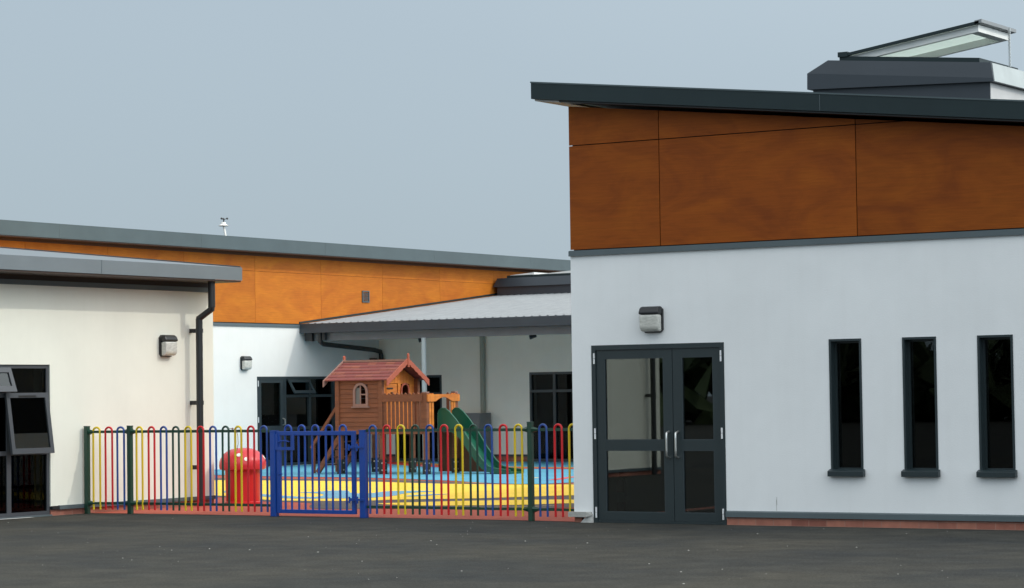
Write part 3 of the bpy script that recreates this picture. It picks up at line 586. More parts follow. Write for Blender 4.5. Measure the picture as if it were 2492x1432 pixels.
pane('X', 44.50, 45.20, .92, 1.88, XA-.03, dl, 'glassC'); pane('X', 44.50, 45.20, .16, .78, XA-.03, dl, 'glassB')
MB().box(XA-.062, XA-.056, 44.52, 45.18, 1.05, 1.878).build('blind', 'blind', dl)
mb = MB(); mb.tube([(XA, 45.27, .93), (XA+.06, 45.27, .95), (XA+.065, 45.27, 1.0), (XA+.06, 45.27, 1.06), (XA, 45.27, 1.08)], .014, 8); mb.build('handle', 'steel', dl, smooth=True)
mb = MB(); mb.tube([(XA+.01, 44.38, 1.80), (XA+.01, 44.38, 1.93)], .012, 8); mb.tube([(XA+.01, 44.38, 1.0), (XA+.01, 44.38, 1.12)], .012, 8); each(mb, 'hinge', 'hinge', dl)
mb = MB(); mb.box(-43.6, XA-.31, YA0+.31, YA1-.31, .004, .008); mb.build('interior_floor', 'floor', B3)
mb = MB(); mb.box(-40, -39.9, YA0+.31, YA1-.31, .009, 2.599); mb.box(-43.6, XA-.31, YA0+.31, YA1-.31, 2.6, 2.62); each(mb, 'interior_wall', 'inner', B3)

# ------------------------------------------------------------------ canopy link block
YC = 49.0; XC0, XC1 = XA+.002, -15.93
B4 = root('school_building', 'low link block with ribbed grey canopy roof joining the far wing to the tall block', 'building', (-27, YC, 0))
holes = [(-34.65, -33.31, .0, 2.025), (-30.89, -28.9, .0, 2.045)]
wall('Y', YC, YC+.3, XC0, XC1, .0, 3.3, holes).build('wall', 'warm', B4)
mb = MB()
for a, b in ((XC0, -34.66), (-33.30, -30.90), (-28.89, XC1)): mb.box(a+.005, b, YC-.03, YC-.001, .004, .13)
each(mb, 'plinth', 'brick', B4)
mb = MB()
for a, b in ((XC0, -34.66), (-33.30, -30.90), (-28.89, XC1)): mb.box(a+.005, b, YC-.045, YC-.001, .131, .175)
each(mb, 'base_trim', 'fasC', B4)
def zc(y): return 3.19+.1045*(y-45.9)
yb = 58.5
mb = MB(); mb.prism([(XC0+.01, 45.9, 3.0), (XC0+.01, 45.9, 3.205), (XC0+.01, 45.995, 3.215), (XC0+.01, 46.0, 3.0)], (XC1-XC0-.02, 0, 0)); fc = mb.build('fascia', 'fasC', B4)
mb = MB(); mb.box(XC0+.03, XC1-.01, 46.12, 46.28, 2.82, 2.999); mb.build('beam', 'beam', B4)
# ribbed sheet: trapezoid ribs running up the slope
mb = MB(); x = XC0+.02; sec = []
while x < XC1-.2: sec += [(x, 0), (x+.13, 0), (x+.145, .016), (x+.185, .016), (x+.20, 0)]; x += .2
vs = []; 
for (xx, h) in sec: vs += [(xx, 46.0, zc(46.0)+h+.01), (xx, yb, zc(yb)+h+.01)]
mb.add(vs, [(2*i, 2*i+2, 2*i+3, 2*i+1) for i in range(len(sec)-1)])
mb.prism([(XC0+.02, 46.0, 3.10), (XC0+.02, yb, zc(yb)-.1), (XC0+.02, yb, zc(yb)+.005), (XC0+.02, 46.0, zc(46.0)+.005)], (XC1-XC0-.04, 0, 0)); rc = mb.build('roof', 'sheet', B4)
MB().box(XC0+.02, XC1-.03, 46.281, YC-.002, 2.975, 2.999).build('soffit', 'soffC', B4)
MB().prism([(XA+.005, 45.9, 3.22), (XA+.005, yb, zc(yb)+.035), (XA+.005, yb, zc(yb)+.075), (XA+.005, 45.9, 3.26)], (.02, 0, 0)).build('abutment_flashing', 'fasR', rc)
mb = MB(); mb.tube([(-31.72, 45.98, 0), (-31.72, 45.98, 2.82)], .055, 14); mb.tube([(-31.72, 45.98, 0), (-31.72, 45.98, .02)], .10, 14); mb.build('canopy_post', 'galv', B4, smooth=True)
mb = MB(); mb.tube([(-25.5, 45.98, 0), (-25.5, 45.98, 2.82)], .055, 14); mb.build('canopy_post', 'galv', B4, smooth=True)
mb = MB(); mb.tube([(-32.12, YC-.07, .1), (-32.12, YC-.07, 2.97)], .06, 14); mb.build('service_pipe', 'ivory', B4, smooth=True)
mb = MB(); mb.box(-35.03, -34.83, 46.02, 46.11, 2.82, 2.998); mb.build('hopper', 'pipe', B4)
mb = MB(); mb.tube([(-34.62, 46.05, 3.0), (-34.62, 46.06, 2.80), (-34.72, 46.3, 2.75), (-34.95, 48.6, 2.64), (-34.95, 48.85, 2.60), (-34.95, 48.88, 2.5), (-34.95, 48.88, .0)], .055, 12); dp = mb.build('downpipe', 'pipe', B4, smooth=True)
mb = MB(); mb.tube([(-34.50, 46.05, 3.0), (-34.50, 46.05, 2.83)], .05, 12); mb.build('outlet', 'pipe', dp, smooth=True)
mb = MB(); mb.box(XA+.002, -34.9, 48.80, 48.96, 2.38, 2.42); mb.box(-35.09, -34.95, 48.6, 48.72, 2.40, 2.44); each(mb, 'bracket', 'pipe', dp)
def cwin(a, b, z1, cols):
    mb = MB(); ring(mb, 'Y', a, b, .02, z1, YC-.005, YC+.09, .055); n = cols; st = (b-a)/n
    for i in range(1, n): mb.box(a+i*st-.035, a+i*st+.035, YC-.003, YC+.09, .075, z1-.055)
    for i in range(n):
        u0 = a+i*st+(.055 if i == 0 else .035); u1 = a+(i+1)*st-(.055 if i == n-1 else .035); mb.box(u0, u1, YC-.001, YC+.09, z1-.46, z1-.40)
    w = mb.build('window', 'frameA', B4)
    for i in range(n):
        u0 = a+i*st+(.055 if i == 0 else .035); u1 = a+(i+1)*st-(.055 if i == n-1 else .035)
        pane('Y', u0, u1, .075, z1-.46, YC+.04, w, 'glassB'); pane('Y', u0, u1, z1-.40, z1-.055, YC+.04, w, 'glassB')
cwin(-34.65, -33.31, 2.025, 2); cwin(-30.89, -28.9, 2.045, 3)
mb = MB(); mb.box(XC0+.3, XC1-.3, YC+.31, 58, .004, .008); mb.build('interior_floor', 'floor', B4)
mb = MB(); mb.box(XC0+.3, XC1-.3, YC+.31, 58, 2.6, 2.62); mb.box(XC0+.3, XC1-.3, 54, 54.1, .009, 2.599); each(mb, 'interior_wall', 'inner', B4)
# lantern on the link roof
LY = 54.0
mb = MB(); mb.box(-34.97, -27.5, LY, LY+2.4, 3.9, 4.28); lc = mb.build('roof_lantern', 'hood', B4)
b_ = [(-35.06, LY-.06, 4.272), (-27.4, LY-.06, 4.272), (-27.4, LY+2.5, 4.272), (-35.06, LY+2.5, 4.272)]
t_ = [(-34.98, LY+.02, 4.495), (-27.5, LY+.02, 4.495), (-27.5, LY+2.4, 4.495), (-34.98, LY+2.4, 4.495)]
mb = MB(); mb.add(b_+t_, [(3, 2, 1, 0), (4, 5, 6, 7)]+[(i, (i+1) % 4, 4+(i+1) % 4, 4+i) for i in range(4)]); mb.build('lantern_hood', 'hood', lc)
mb = MB(); mb.box(-34.70, -29.0, LY+.04, LY+1.2, 4.496, 4.555); mb.build('lantern_frame', 'fasR', lc)
mb = MB()
for a, b in ((-34.62, -33.9), (-33.7, -32.2), (-32.0, -30.5)):
    z1 = 4.557+(b-a)*.05
    mb.hexa([(a, LY+.06, 4.556), (b, LY+.06, 4.556), (b, LY+1.1, 4.556), (a, LY+1.1, 4.556), (a, LY+.06, 4.562), (b, LY+.06, z1+.02), (b, LY+1.1, z1+.02), (a, LY+1.1, 4.562)])
each(mb, 'roof_sash', 'sash', lc)

# ------------------------------------------------------------------ wall lamps
def lamp(ax, u, z, d, sgn, label):
    r0 = root('wall_lamp', label, 'lamp', P(ax, u, d, z), 'bulkhead lamps on the rendered walls')
    w, h = .135, .155
    def q(uu, dd, zz): return P(ax, u+uu, d+sgn*dd, z+zz)
    def oct_(w_, zb_, zt, c): return [(-w_+c, zb_), (w_-c, zb_), (w_, zb_+c), (w_, zt-c), (w_-c, zt), (-w_+c, zt), (-w_, zt-c), (-w_, zb_+c)]
    mb = MB(); p = oct_(w, -h, h, .035); dv = Vector(q(0, .035, 0))-Vector(q(0, 0, 0)); mb.prism([q(a, .0, b) for a, b in p], dv); mb.build('back_plate', 'black', r0)
    # hood: quarter-round top
    mb = MB(); prof = [(.036, .06), (.036, h+.002), (.08, h), (.115, h-.025), (.135, h-.065), (.138, .06)]
    mb.prism([q(-w-.001, a, b) for a, b in prof], Vector(q(2*w+.002, 0, 0))-Vector(q(0, 0, 0))); mb.build('hood', 'black', r0, bevel=.018)
    mb = MB(); prof = [(.036, .059), (.132, .059), (.126, -.10), (.10, -.138), (.036, -.145)]
    mb.prism([q(-w+.006, a, b) for a, b in prof], Vector(q(2*w-.012, 0, 0))-Vector(q(0, 0, 0))); mb.build('diffuser', 'diff', r0, bevel=.02)
    return r0
lamp('Y', -14.765, 2.41, YR, -1, 'black hooded bulkhead lamp on the white wall above the double doors')
lamp('X', 27.87, 2.31, XB, 1, 'black hooded bulkhead lamp on the cream wall beside the black downpipe')
lamp('X', 43.90, 2.315, XA, 1, 'smaller looking bulkhead lamp on the white wall of the far wing')
def spot(x, label):
    r0 = root('soffit_light', label, 'spotlight', (x, 47.2, 2.975), 'small spotlights under the canopy')
    mb = MB(); mb.tube([(x, 47.2, 2.974), (x, 47.2, 2.84)], .022, 10); mb.build('mount', 'black', r0)
    mb = MB(); mb.tube([(x+.05, 47.18, 2.83), (x-.06, 47.08, 2.79)], [.035, .05], 10); mb.build('spot_head', 'black', r0)
spot(-32.56, 'small black spotlight under the canopy right of the galvanised post')
spot(-29.60, 'small black spotlight under the canopy near the tall block')

# ------------------------------------------------------------------ railings
YF = 26.28
FG = 'bow top railing panels'
BT = 1.19
def bow_mesh(m, z0=.055, ztop=BT, sp=.052, r=.0145):
    pts = [(-sp, 0, z0)]+[(-sp, 0, z) for z in (.4, .8, ztop-r-sp)]+[(-sp*math.cos(a), 0, ztop-r-sp+sp*math.sin(a)) for a in [math.pi*k/10 for k in range(1, 10)]]+[(sp, 0, z) for z in (ztop-r-sp, .8, .4, z0)]
    o = MB().tube(pts, r, 10).build('bow', m, None, smooth=True); return o
BOW = {}
def place_bow(c, parent, x, y, rz=0, key='', **kw):
    k = c+key
    if k not in BOW: o = bow_mesh(c, **kw); BOW[k] = o.data
    else: o = bpy.data.objects.new('bow', BOW[k]); COL.objects.link(o)
    o.parent = parent; p0 = origin(parent); o.location = (x-p0.x, y-p0.y, -p0.z); o.rotation_euler = (0, 0, rz); return o
def post(x, y, parent, w=.062, h=1.185, m='fgrn', name='post', sides=(-1, 1), dirv=(1, 0)):
    mb = MB(); mb.box(x-w/2, x+w/2, y-w/2, y+w/2, 0, h); mb.box(x-w/2-.003, x+w/2+.003, y-w/2-.003, y+w/2+.003, h, h+.012)
    p = mb.build(name, m, parent, bevel=.004)
    mb = MB()
    for s_ in sides:
        for z in (1.115, .143):
            a = Vector((x+s_*dirv[0]*w*.5, y+s_*dirv[1]*w*.5, z)); b = a+Vector((s_*dirv[0]*.085, s_*dirv[1]*.085, 0))
            mb.tube([a, a+(b-a)*.25, b], [.042, .036, .014], 6)
    each(mb, 'clamp', m, p); return p
def rails(a, b, parent):
    for z0, z1 in ((1.097, 1.133), (.126, .160)):
        mb = MB(); mb.beam((a[0], a[1], (z0+z1)/2), (b[0], b[1], (z0+z1)/2), .012, z1-z0); mb.build('rail', 'fgrn', parent)
C4 = ['fyel', 'fred', 'fblu', 'fgrn']
fa = root('railing', 'short angled railing panel of three coloured bows between the cream wall and a green post', 'fence', (-23.3, 26.2, 0), FG)
A_ = Vector((-23.65, 26.14)); Bp = Vector((-23.0, YF))
post(A_.x, A_.y, fa, sides=(1,), dirv=((Bp-A_).normalized().x, (Bp-A_).normalized().y)); rails(A_, Bp, fa)
for t, c in zip((.225, .51, .785), C4): q = A_.lerp(Bp, t); place_bow(c, fa, q.x, q.y, math.atan2(Bp.y-A_.y, Bp.x-A_.x))
fb = root('railing', 'long railing of eleven coloured bows left of the blue gate', 'fence', (-21.8, YF, 0), FG)
post(-23.0, YF, fb); rails((-22.97, YF), (-20.57, YF), fb)
for k in range(11): place_bow(C4[k % 4], fb, -22.831+.2137*k, YF)
fc_ = root('railing', 'long railing of eleven coloured bows right of the blue gate', 'fence', (-17.8, YF, 0), FG)
post(-16.565, YF, fc_, h=1.20); rails((-19.04, YF), (-16.60, YF), fc_)
for k in range(11): place_bow(['fblu', 'fred', 'fyel', 'fgrn'][k % 4], fc_, -18.936+.2197*k, YF)
fd = root('railing', 'short railing of three coloured bows ending at the white corner of the tall block', 'fence', (-16.2, YF, 0), FG)
rails((-16.53, YF), (-15.905, YF), fd)
for x, c in ((-16.383, 'fblu'), (-16.165, 'fred'), (-15.958, 'fyel')): place_bow(c, fd, x, YF)
# string tied on one bow
mb = MB(); mb.tube([(-21.25, YF-.03, 1.15), (-21.17, YF-.035, 1.147), (-21.13, YF-.03, 1.12), (-21.105, YF-.03, 1.06), (-21.10, YF-.03, .95), (-21.12, YF-.03, .86)], .004, 5); mb.lathe((-21.19, YF-.033, 1.135), [(.004, 0), (.014, .006), (.014, .018), (.004, .025)], 8)
o = mb.build('string', 'ridge'); o['label'] = 'frayed string knotted round a yellow bow of the railing left of the gate'; o['category'] = 'string'
# gate + its posts
gp = []
for x, lb in ((-20.525, 'square blue gate post on the latch side beside the red bin'), (-19.085, 'square blue gate post on the hinge side')):
    r0 = root('gate_post', lb, 'gate post', (x, YF, 0), 'blue gate posts')
    mb = MB(); mb.box(x-.042, x+.042, YF-.042, YF+.042, 0, 1.113); mb.build('post', 'gblu', r0, bevel=.005)
    mb = MB(); mb.box(x-.045, x+.045, YF-.045, YF+.045, 1.1135, 1.122); mb.build('cap', 'gblu', r0)
    gp.append(r0)
mb = MB()
for z in (.905, .235): mb.box(-19.18, -19.05, YF-.062, YF-.0425, z-.014, z+.014); mb.tube([(-19.155, YF-.05, z-.05), (-19.155, YF-.05, z+.04)], .014, 8)
each(mb, 'hinge', 'gblu', gp[1], 2)
gt = root('gate', 'bright blue bow top gate with square latch frame', 'gate', (-19.8, YF, 0))
g0, g1 = -20.472, -19.21
mb = MB(); mb.box(g0, g0+.055, YF-.022, YF+.022, .045, 1.11); mb.box(g1-.055, g1, YF-.022, YF+.022, .045, 1.11); mb.box(g0+.055, g1-.055, YF-.022, YF+.022, 1.055, 1.11); mb.box(g0+.055, g1-.055, YF-.022, YF+.022, .045, .095); mb.build('gate_frame', 'gblu', gt, bevel=.004)
mb = MB(); mb.box(g0-.01, -20.175, YF-.034, YF-.0225, .865, .905); mb.box(-20.215, -20.175, YF-.034, YF-.0225, .9055, 1.075); mb.box(g0-.01, g0+.03, YF-.034, YF-.0225, .9055, 1.075); mb.build('latch_frame', 'gblu', gt)
mb = MB(); mb.tube([(g0+.03, YF-.03, .965), (g0+.09, YF-.035, .985), (g0+.15, YF-.035, .987), (g0+.22, YF-.03, .975)], .008, 8); mb.tube([(g0+.03, YF-.03, .55), (g0+.10, YF-.03, .555)], .007, 6); each(mb, 'latch', 'gblu', gt)
mb = MB()
for z in (.905, .235): mb.box(g1-.075, g1+.005, YF-.05, YF-.0225, z-.018, z+.018); mb.tube([(g1-.07, YF-.05, z-.045), (g1-.07, YF-.05, z+.035)], .013, 8)
each(mb, 'hinge_strap', 'gblu', gt, 2)
for k in range(5): place_bow('gblu', gt, -20.292+.2208*k, YF, key='g', z0=.09, ztop=1.198)

# ------------------------------------------------------------------ mushroom bin
c = (-23.36, 29.16, 0)
mr = root('mushroom_bin', 'bright red mushroom shaped litter bin with white spots behind the railings', 'litter bin', c)
MB().lathe(c, [(.245, .0), (.26, .012), (.26, .035), (.248, .045), (.252, .25), (.258, .50), (.26, .53)], 72, flute=.006).build('stem', 'stem', mr, smooth=True)
prof = [(.20, .505), (.30, .50), (.335, .515), (.345, .56), (.343, .61), (.325, .665), (.29, .72), (.24, .765), (.17, .80), (.09, .818), (.02, .822)]
cp = MB().lathe(c, prof, 48).build('cap', 'cap', mr, smooth=True)
def cap_r(z):
    for (r0_, z0_), (r1_, z1_) in zip(prof[1:-1], prof[2:]):
        if z0_ <= z <= z1_: return r0_+(r1_-r0_)*(z-z0_)/(z1_-z0_)
    return .3
mb = MB()
for angd, z, rad in ((-62, .725, .033), (-42, .665, .030), (-158, .62, .036), (30, .68, .035), (95, .63, .035), (150, .70, .035)):
    a = R(angd); rr = cap_r(z)
    dn = (cap_r(z+.01)-cap_r(z-.01))/.02; nrm = Vector((math.cos(a), math.sin(a), -dn)).normalized()
    p = Vector((c[0]+rr*math.cos(a), c[1]+rr*math.sin(a), z)); mb.tube([p-nrm*.02, p+nrm*.004], rad, 16)
each(mb, 'spot', 'spot', cp)

# ------------------------------------------------------------------ playhouse with slide
PH = root('playhouse', 'wooden playhouse on legs with shingle roof, railed deck, ladder and green slide', 'playhouse', (-29, 41.4, 0))
hx0, hx1, hy0, hy1 = -30.27, -29.16, 40.80, 42.08
fz0, ez = .86, 1.86
# walls of lapped boards
def boards(ax, u0, u1, d, z0, z1, n, holes=(), out=-1):
    mb = MB(); h = (z1-z0)/n
    for i in range(n):
        a, b = z0+i*h, z0+(i+1)*h; segs = [(u0, u1)]
        for (ha, hb, hc, hd) in holes:
            if a < hd-.02 and b > hc+.02:
                segs = [s for (p, q) in segs for s in ((p, min(q, ha)), (max(p, hb), q)) if s[1]-s[0] > .01]
        for p, q in segs:
            lo, hi = .030, .020
            mb.hexa([P(ax, p, d, a), P(ax, q, d, a), P(ax, q, d+out*lo, a), P(ax, p, d+out*lo, a), P(ax, p, d, b-.003), P(ax, q, d, b-.003), P(ax, q, d+out*hi, b-.003), P(ax, p, d+out*hi, b-.003)])
    return mb
wz = (-29.84, -29.52, 1.38, 1.80)
boards('Y', hx0+.05, hx1-.05, hy0+.03, fz0, ez+.02, 11, [wz]).build('side_wall', 'wood', PH)
boards('Y', hx0+.05, hx1-.05, hy1-.03, fz0, ez+.02, 11, (), 1).build('side_wall', 'wood', PH)
boards('X', hy0+.05, hy1-.05, hx0+.03, fz0, ez+.02, 11, ()).build('rear_wall', 'wood', PH)
mb = MB(); mb.box(hx0+.05, hx1-.05, hy0+.05, hy1-.05, fz0-.04, fz0-.001); mb.build('floor_board', 'woodd', PH)
# front gable wall of vertical boards with door and arched window
mb = MB(); ridge_y = 41.44; fx1 = hx1-.075
def ztop(y): return 2.17-(abs(y-ridge_y))*.46
ys_ = [hy0+.05+i*.1 for i in range(13)]
for a in ys_:
    b = min(a+.096, hy1-.05)
    if b <= a: continue
    if 41.02 <= (a+b)/2 <= 41.40: segs = [(1.80, None)]
    elif 41.55 <= (a+b)/2 <= 41.80: segs = [(fz0, 1.45), (1.79, None)]
    else: segs = [(fz0, None)]
    for z0, z1 in segs:
        ta, tb = (ztop(a), ztop(b)) if z1 is None else (z1, z1)
        mb.hexa([(fx1-.03, a, z0), (fx1, a, z0), (fx1, b, z0), (fx1-.03, b, z0), (fx1-.03, a, ta), (fx1, a, ta), (fx1, b, tb), (fx1-.03, b, tb)])
mb.build('front_wall', 'wood_lit', PH)
mb = MB(); mb.box(fx1-.02, fx1+.012, 41.03, 41.395, fz0, 1.79); dr = mb.build('door', 'wood_lit', PH)
mb = MB(); mb.box(fx1+.0125, fx1+.02, 41.04, 41.25, 1.685, 1.715); mb.box(fx1+.0125, fx1+.035, 41.18, 41.23, 1.60, 1.625); each(mb, 'door_fitting', 'foot', dr)
def arch_frame(ax, u0, u1, z0, z1, d, t, w, m, name, parent, inset=0):
    uc = (u0+u1)/2; r = (u1-u0)/2; zs = z1-r; mb = MB(); outer = [(u0, z0), (u0, zs)]+[(uc-r*math.cos(math.pi*k/12), zs+r*math.sin(math.pi*k/12)) for k in range(1, 12)]+[(u1, zs), (u1, z0)]
    ri = r-w; inner = [(u0+w, z0+w), (u0+w, zs)]+[(uc-ri*math.cos(math.pi*k/12), zs+ri*math.sin(math.pi*k/12)) for k in range(1, 12)]+[(u1-w, zs), (u1-w, z0+w)]
    n = len(outer)
    for i in range(n):
        j = (i+1) % n; a, b, c_, d_ = outer[i], outer[j], inner[j], inner[i]
        mb.hexa([P(ax, a[0], d, a[1]), P(ax, b[0], d, b[1]), P(ax, c_[0], d, c_[1]), P(ax, d_[0], d, d_[1]), P(ax, a[0], d+t, a[1]), P(ax, b[0], d+t, b[1]), P(ax, c_[0], d+t, c_[1]), P(ax, d_[0], d+t, d_[1])])
    return mb.build(name, m, parent)
wf = arch_frame('Y', -29.86, -29.50, 1.35, 1.82, hy0-.022, .03, .05, 'ridge', 'window', PH)
mb = MB(); mb.box(-29.70, -29.675, hy0-.01, hy0+.01, 1.40, 1.79); mb.box(-29.674, -29.55, hy0-.01, hy0+.01, 1.575, 1.60); mb.build('glazing_bar', 'ridge', wf)
mb = MB(); mb.box(-29.81, -29.705, hy0+.012, hy0+.016, 1.40, 1.72); mb.build('curtain', 'cabg', wf)
mb = MB(); mb.box(-29.89, -29.47, hy0-.045, hy0-.001, 1.325, 1.349); mb.build('sill', 'ridge', wf)
arch_frame('X', 41.53, 41.82, 1.44, 1.81, fx1+.001, .025, .035, 'barge', 'window', PH)
mb = MB()
for (x, y) in ((hx0+.02, hy0+.01), (hx1-.03, hy0+.01), (hx0+.02, hy1-.03), (hx1-.03, hy1-.03)): mb.box(x-.045, x+.045, y-.04, y+.04, fz0-.02, ez+.03)
each(mb, 'corner_board', 'wood', PH)
# roof
rx0, rx1 = -30.53, -28.99
ey0, ey1, rz_, ze = 40.74, 42.14, 2.245, 1.86
sl_ = (rz_-ze)/(ridge_y-ey0)
mb = MB()
nrow = 6
for side, ye in ((-1, ey0), (1, ey1)):
    for i in range(nrow):
        t0, t1 = i/nrow, (i+1)/nrow+.02
        y0_, y1_ = ye+(ridge_y-ye)*t0, ye+(ridge_y-ye)*min(t1, 1); z0_, z1_ = ze+(rz_-ze)*t0, ze+(rz_-ze)*min(t1, 1)
        mb.hexa([(rx0, y0_, z0_), (rx1, y0_, z0_), (rx1, y1_, z1_), (rx0, y1_, z1_), (rx0, y0_, z0_+.024), (rx1, y0_, z0_+.024), (rx1, y1_, z1_+.010), (rx0, y1_, z1_+.010)])
rf2 = mb.build('roof', 'shingle', PH)
mb = MB(); mb.box(rx0-.02, rx1-.02, ridge_y-.05, ridge_y+.05, rz_-.005, rz_+.035); mb.build('ridge_board', 'ridge', rf2)
# scalloped barge boards
def barge(x, y_e, m, name='barge_board'):
    mb = MB(); n = 26; L = ridge_y-y_e; top_, botm = [], []
    for i in range(n+1):
        t = i/n; y = y_e+L*t; z = ze-.03+(rz_-ze+.05)*t
        sc_ = .018*abs(math.sin(t*math.pi*6)) if .12 < t < .97 else 0
        top_.append((y, z+.04)); botm.append((y, z-.085+(0 if t > .1 else -.0)+sc_))
    for i in range(n): mb.hexa([(x, botm[i][0], botm[i][1]), (x, botm[i+1][0], botm[i+1][1]), (x, top_[i+1][0], top_[i+1][1]), (x, top_[i][0], top_[i][1]), (x+.022, botm[i][0], botm[i][1]), (x+.022, botm[i+1][0], botm[i+1][1]), (x+.022, top_[i+1][0], top_[i+1][1]), (x+.022, top_[i][0], top_[i][1])])
    return mb.build(name, m, PH)
for x, bm_ in ((rx1+.001, 'barge'), (rx0-.024, 'ridge')):
    barge(x, ey0-.03, bm_); barge(x, ey1+.03, bm_)
for x, z1, w in ((rx1+.02, 2.40, .022), (rx0-.02, 2.375, .026)):
    mb = MB(); mb.box(x-.016, x+.016, ridge_y-w, ridge_y+w, 2.12 if w < .024 else 2.2, z1-.02); mb.prism([(x-.016, ridge_y-w, z1-.02), (x-.016, ridge_y+w, z1-.02), (x-.016, ridge_y, z1)], (.032, 0, 0)); mb.build('finial', 'barge', PH)
# legs
lx = (-30.22, -29.19, -28.15)
LY_ = (40.85, 41.86)
for i, x in enumerate(lx):
    for y in ((hy0+.05, hy1-.06) if i == 0 else LY_):
        zt2 = fz0 if i < 2 else 1.60
        mb = MB(); mb.box(x-.045, x+.045, y-.045, y+.045, .02, zt2); lg = mb.build('leg', 'wood', PH)
        mb = MB(); mb.box(x-.058, x+.058, y-.058, y+.058, .012, .30); mb.build('post_shoe', 'foot', lg)
        mb = MB(); [mb.tube([(x+.02, y-.058, z), (x+.02, y-.068, z)], .016, 8) for z in (.09, .23)]; [mb.tube([(x+.058, y, z), (x+.068, y, z)], .016, 8) for z in (.09, .23)]; each(mb, 'bolt', 'steel', lg)
        if i == 2: MB().box(x-.05, x+.05, y-.05, y+.05, 1.60, 1.625).build('post_cap', 'ridge', lg)
# deck and rails
MB().box(hx1, -28.11, 40.82, 41.90, .83, .875).build('deck', 'wood', PH)
mb = MB(); mb.box(hx1, -28.2, 40.79, 40.825, .80, .90); mb.box(hx0, hx1, 40.79, 40.825, .80, .859); each(mb, 'deck_beam', 'wood', PH)
MB().box(hx1-.04, -28.195, 40.775, 40.80, 1.435, 1.575).build('deck_rail', 'wood', PH)
MB().box(-28.36, -28.195, 41.88, 41.905, 1.435, 1.575).build('deck_rail', 'wood', PH)
for yy in (40.812, 41.868):
    mb = MB(); x = hx1+.03 if yy < 41 else -28.35
    while x < -28.22:
        mb.box(x, x+.06, yy-.011, yy+.011, .88, 1.585); mb.prism([(x+.005, yy-.011, 1.585), (x+.055, yy-.011, 1.585), (x+.03, yy-.011, 1.61)], (0, .022, 0)); x += .098
    each(mb, 'baluster', 'wood', PH, 2)
# arched front rail over the slide
mb = MB(); n = 20; y0_, y1_ = 40.81, 41.93
for i in range(n):
    a, b = y0_+(y1_-y0_)*i/n, y0_+(y1_-y0_)*(i+1)/n
    def zl(y): t = (y-41.08)/(41.66-41.08); return 1.43+(.085*math.sin(math.pi*t) if 0 < t < 1 else 0)
    mb.hexa([(-28.10, a, zl(a)), (-28.10, b, zl(b)), (-28.075, b, zl(b)), (-28.075, a, zl(a)), (-28.10, a, 1.572), (-28.10, b, 1.572), (-28.075, b, 1.572), (-28.075, a, 1.572)])
mb.build('arched_rail', 'wood_lit', PH)
mb = MB()
for y in (40.93, 41.02, 41.70, 41.78): mb.box(-28.125, -28.102, y-.032, y+.032, .88, 1.59)
each(mb, 'baluster', 'wood_lit', PH)
# slide
prof_s = [(-28.12, 1.10), (-28.10, 1.24), (-28.03, 1.29), (-27.94, 1.285), (-27.85, 1.22), (-27.70, 1.07), (-27.5, .82), (-27.3, .53), (-27.1, .285), (-26.95, .155), (-26.8, .115), (-26.45, .085)]
bed = [(-28.12, .88), (-28.05, .89), (-27.9, .88), (-27.78, .85), (-27.62, .74), (-27.45, .53), (-27.25, .28), (-27.10, .14), (-26.98, .08), (-26.8, .055), (-26.6, .05), (-26.45, .048)]
SLD = None
for y in (41.22, 41.70):
    mb = MB()
    for i in range(len(prof_s)-1):
        a, b, c1_, d1_ = bed[i], bed[i+1], prof_s[i+1], prof_s[i]
        mb.hexa([(a[0], y-.012, a[1]-.03), (b[0], y-.012, b[1]-.03), (c1_[0], y-.012, c1_[1]), (d1_[0], y-.012, d1_[1]), (a[0], y+.012, a[1]-.03), (b[0], y+.012, b[1]-.03), (c1_[0], y+.012, c1_[1]), (d1_[0], y+.012, d1_[1])])
    mb.tube([(x_, y, z_) for x_, z_ in prof_s], .019, 8)
    if SLD is None: SLD = mb; 
    else: SLD.add(mb.v, mb.f)
mb = SLD
for i in range(len(bed)-1):
    a, b = bed[i], bed[i+1]; mb.hexa([(a[0], 41.232, a[1]-.03), (b[0], 41.232, b[1]-.03), (b[0], 41.688, b[1]-.03), (a[0], 41.688, a[1]-.03), (a[0], 41.232, a[1]), (b[0], 41.232, b[1]), (b[0], 41.688, b[1]), (a[0], 41.688, a[1])])
sdo = mb.build('slide', 'slide', PH, smooth=True)
mb = MB()
for x_ in (-26.9, -26.72, -26.52): mb.box(x_-.018, x_+.018, 41.21, 41.25, 0.012, .04); mb.box(x_-.018, x_+.018, 41.67, 41.71, 0.012, .04)
each(mb, 'slide_foot', 'foot', sdo)
# boarded triangle beneath the slide
mb = MB(); mb.prism([(-28.6, 41.92, .03), (-27.46, 41.92, .03), (-27.52, 41.92, .12), (-27.95, 41.92, .74), (-28.1, 41.92, .82), (-28.6, 41.92, .82)], (0, .03, 0)); mb.build('infill_panel', 'woodd', PH)
mb = MB(); mb.beam((-27.46, 41.93, .06), (-27.98, 41.93, .78), .10, .03, (0, 1, 0)); mb.build('brace', 'wood_lit', PH)
# ladder
for y in (40.90, 41.70):
    mb = MB(); mb.beam((-30.24, y, .80), (-30.84, y, .03), .05, .10); mb.build('ladder_stringer', 'wood', PH)
    mb = MB(); mb.beam((-30.26, y, 1.45), (-31.0, y, .52), .045, .06); mb.box(-30.98, -30.91, y-.025, y+.025, .02, .62); mb.build('handrail', 'wood', PH)
mb = MB()
for t in (.2, .4, .6, .8): x_ = -30.24-.6*t; z_ = .80-.77*t; mb.box(x_-.05, x_+.05, 40.93, 41.67, z_-.012, z_+.012)
each(mb, 'ladder_step', 'wood', PH)

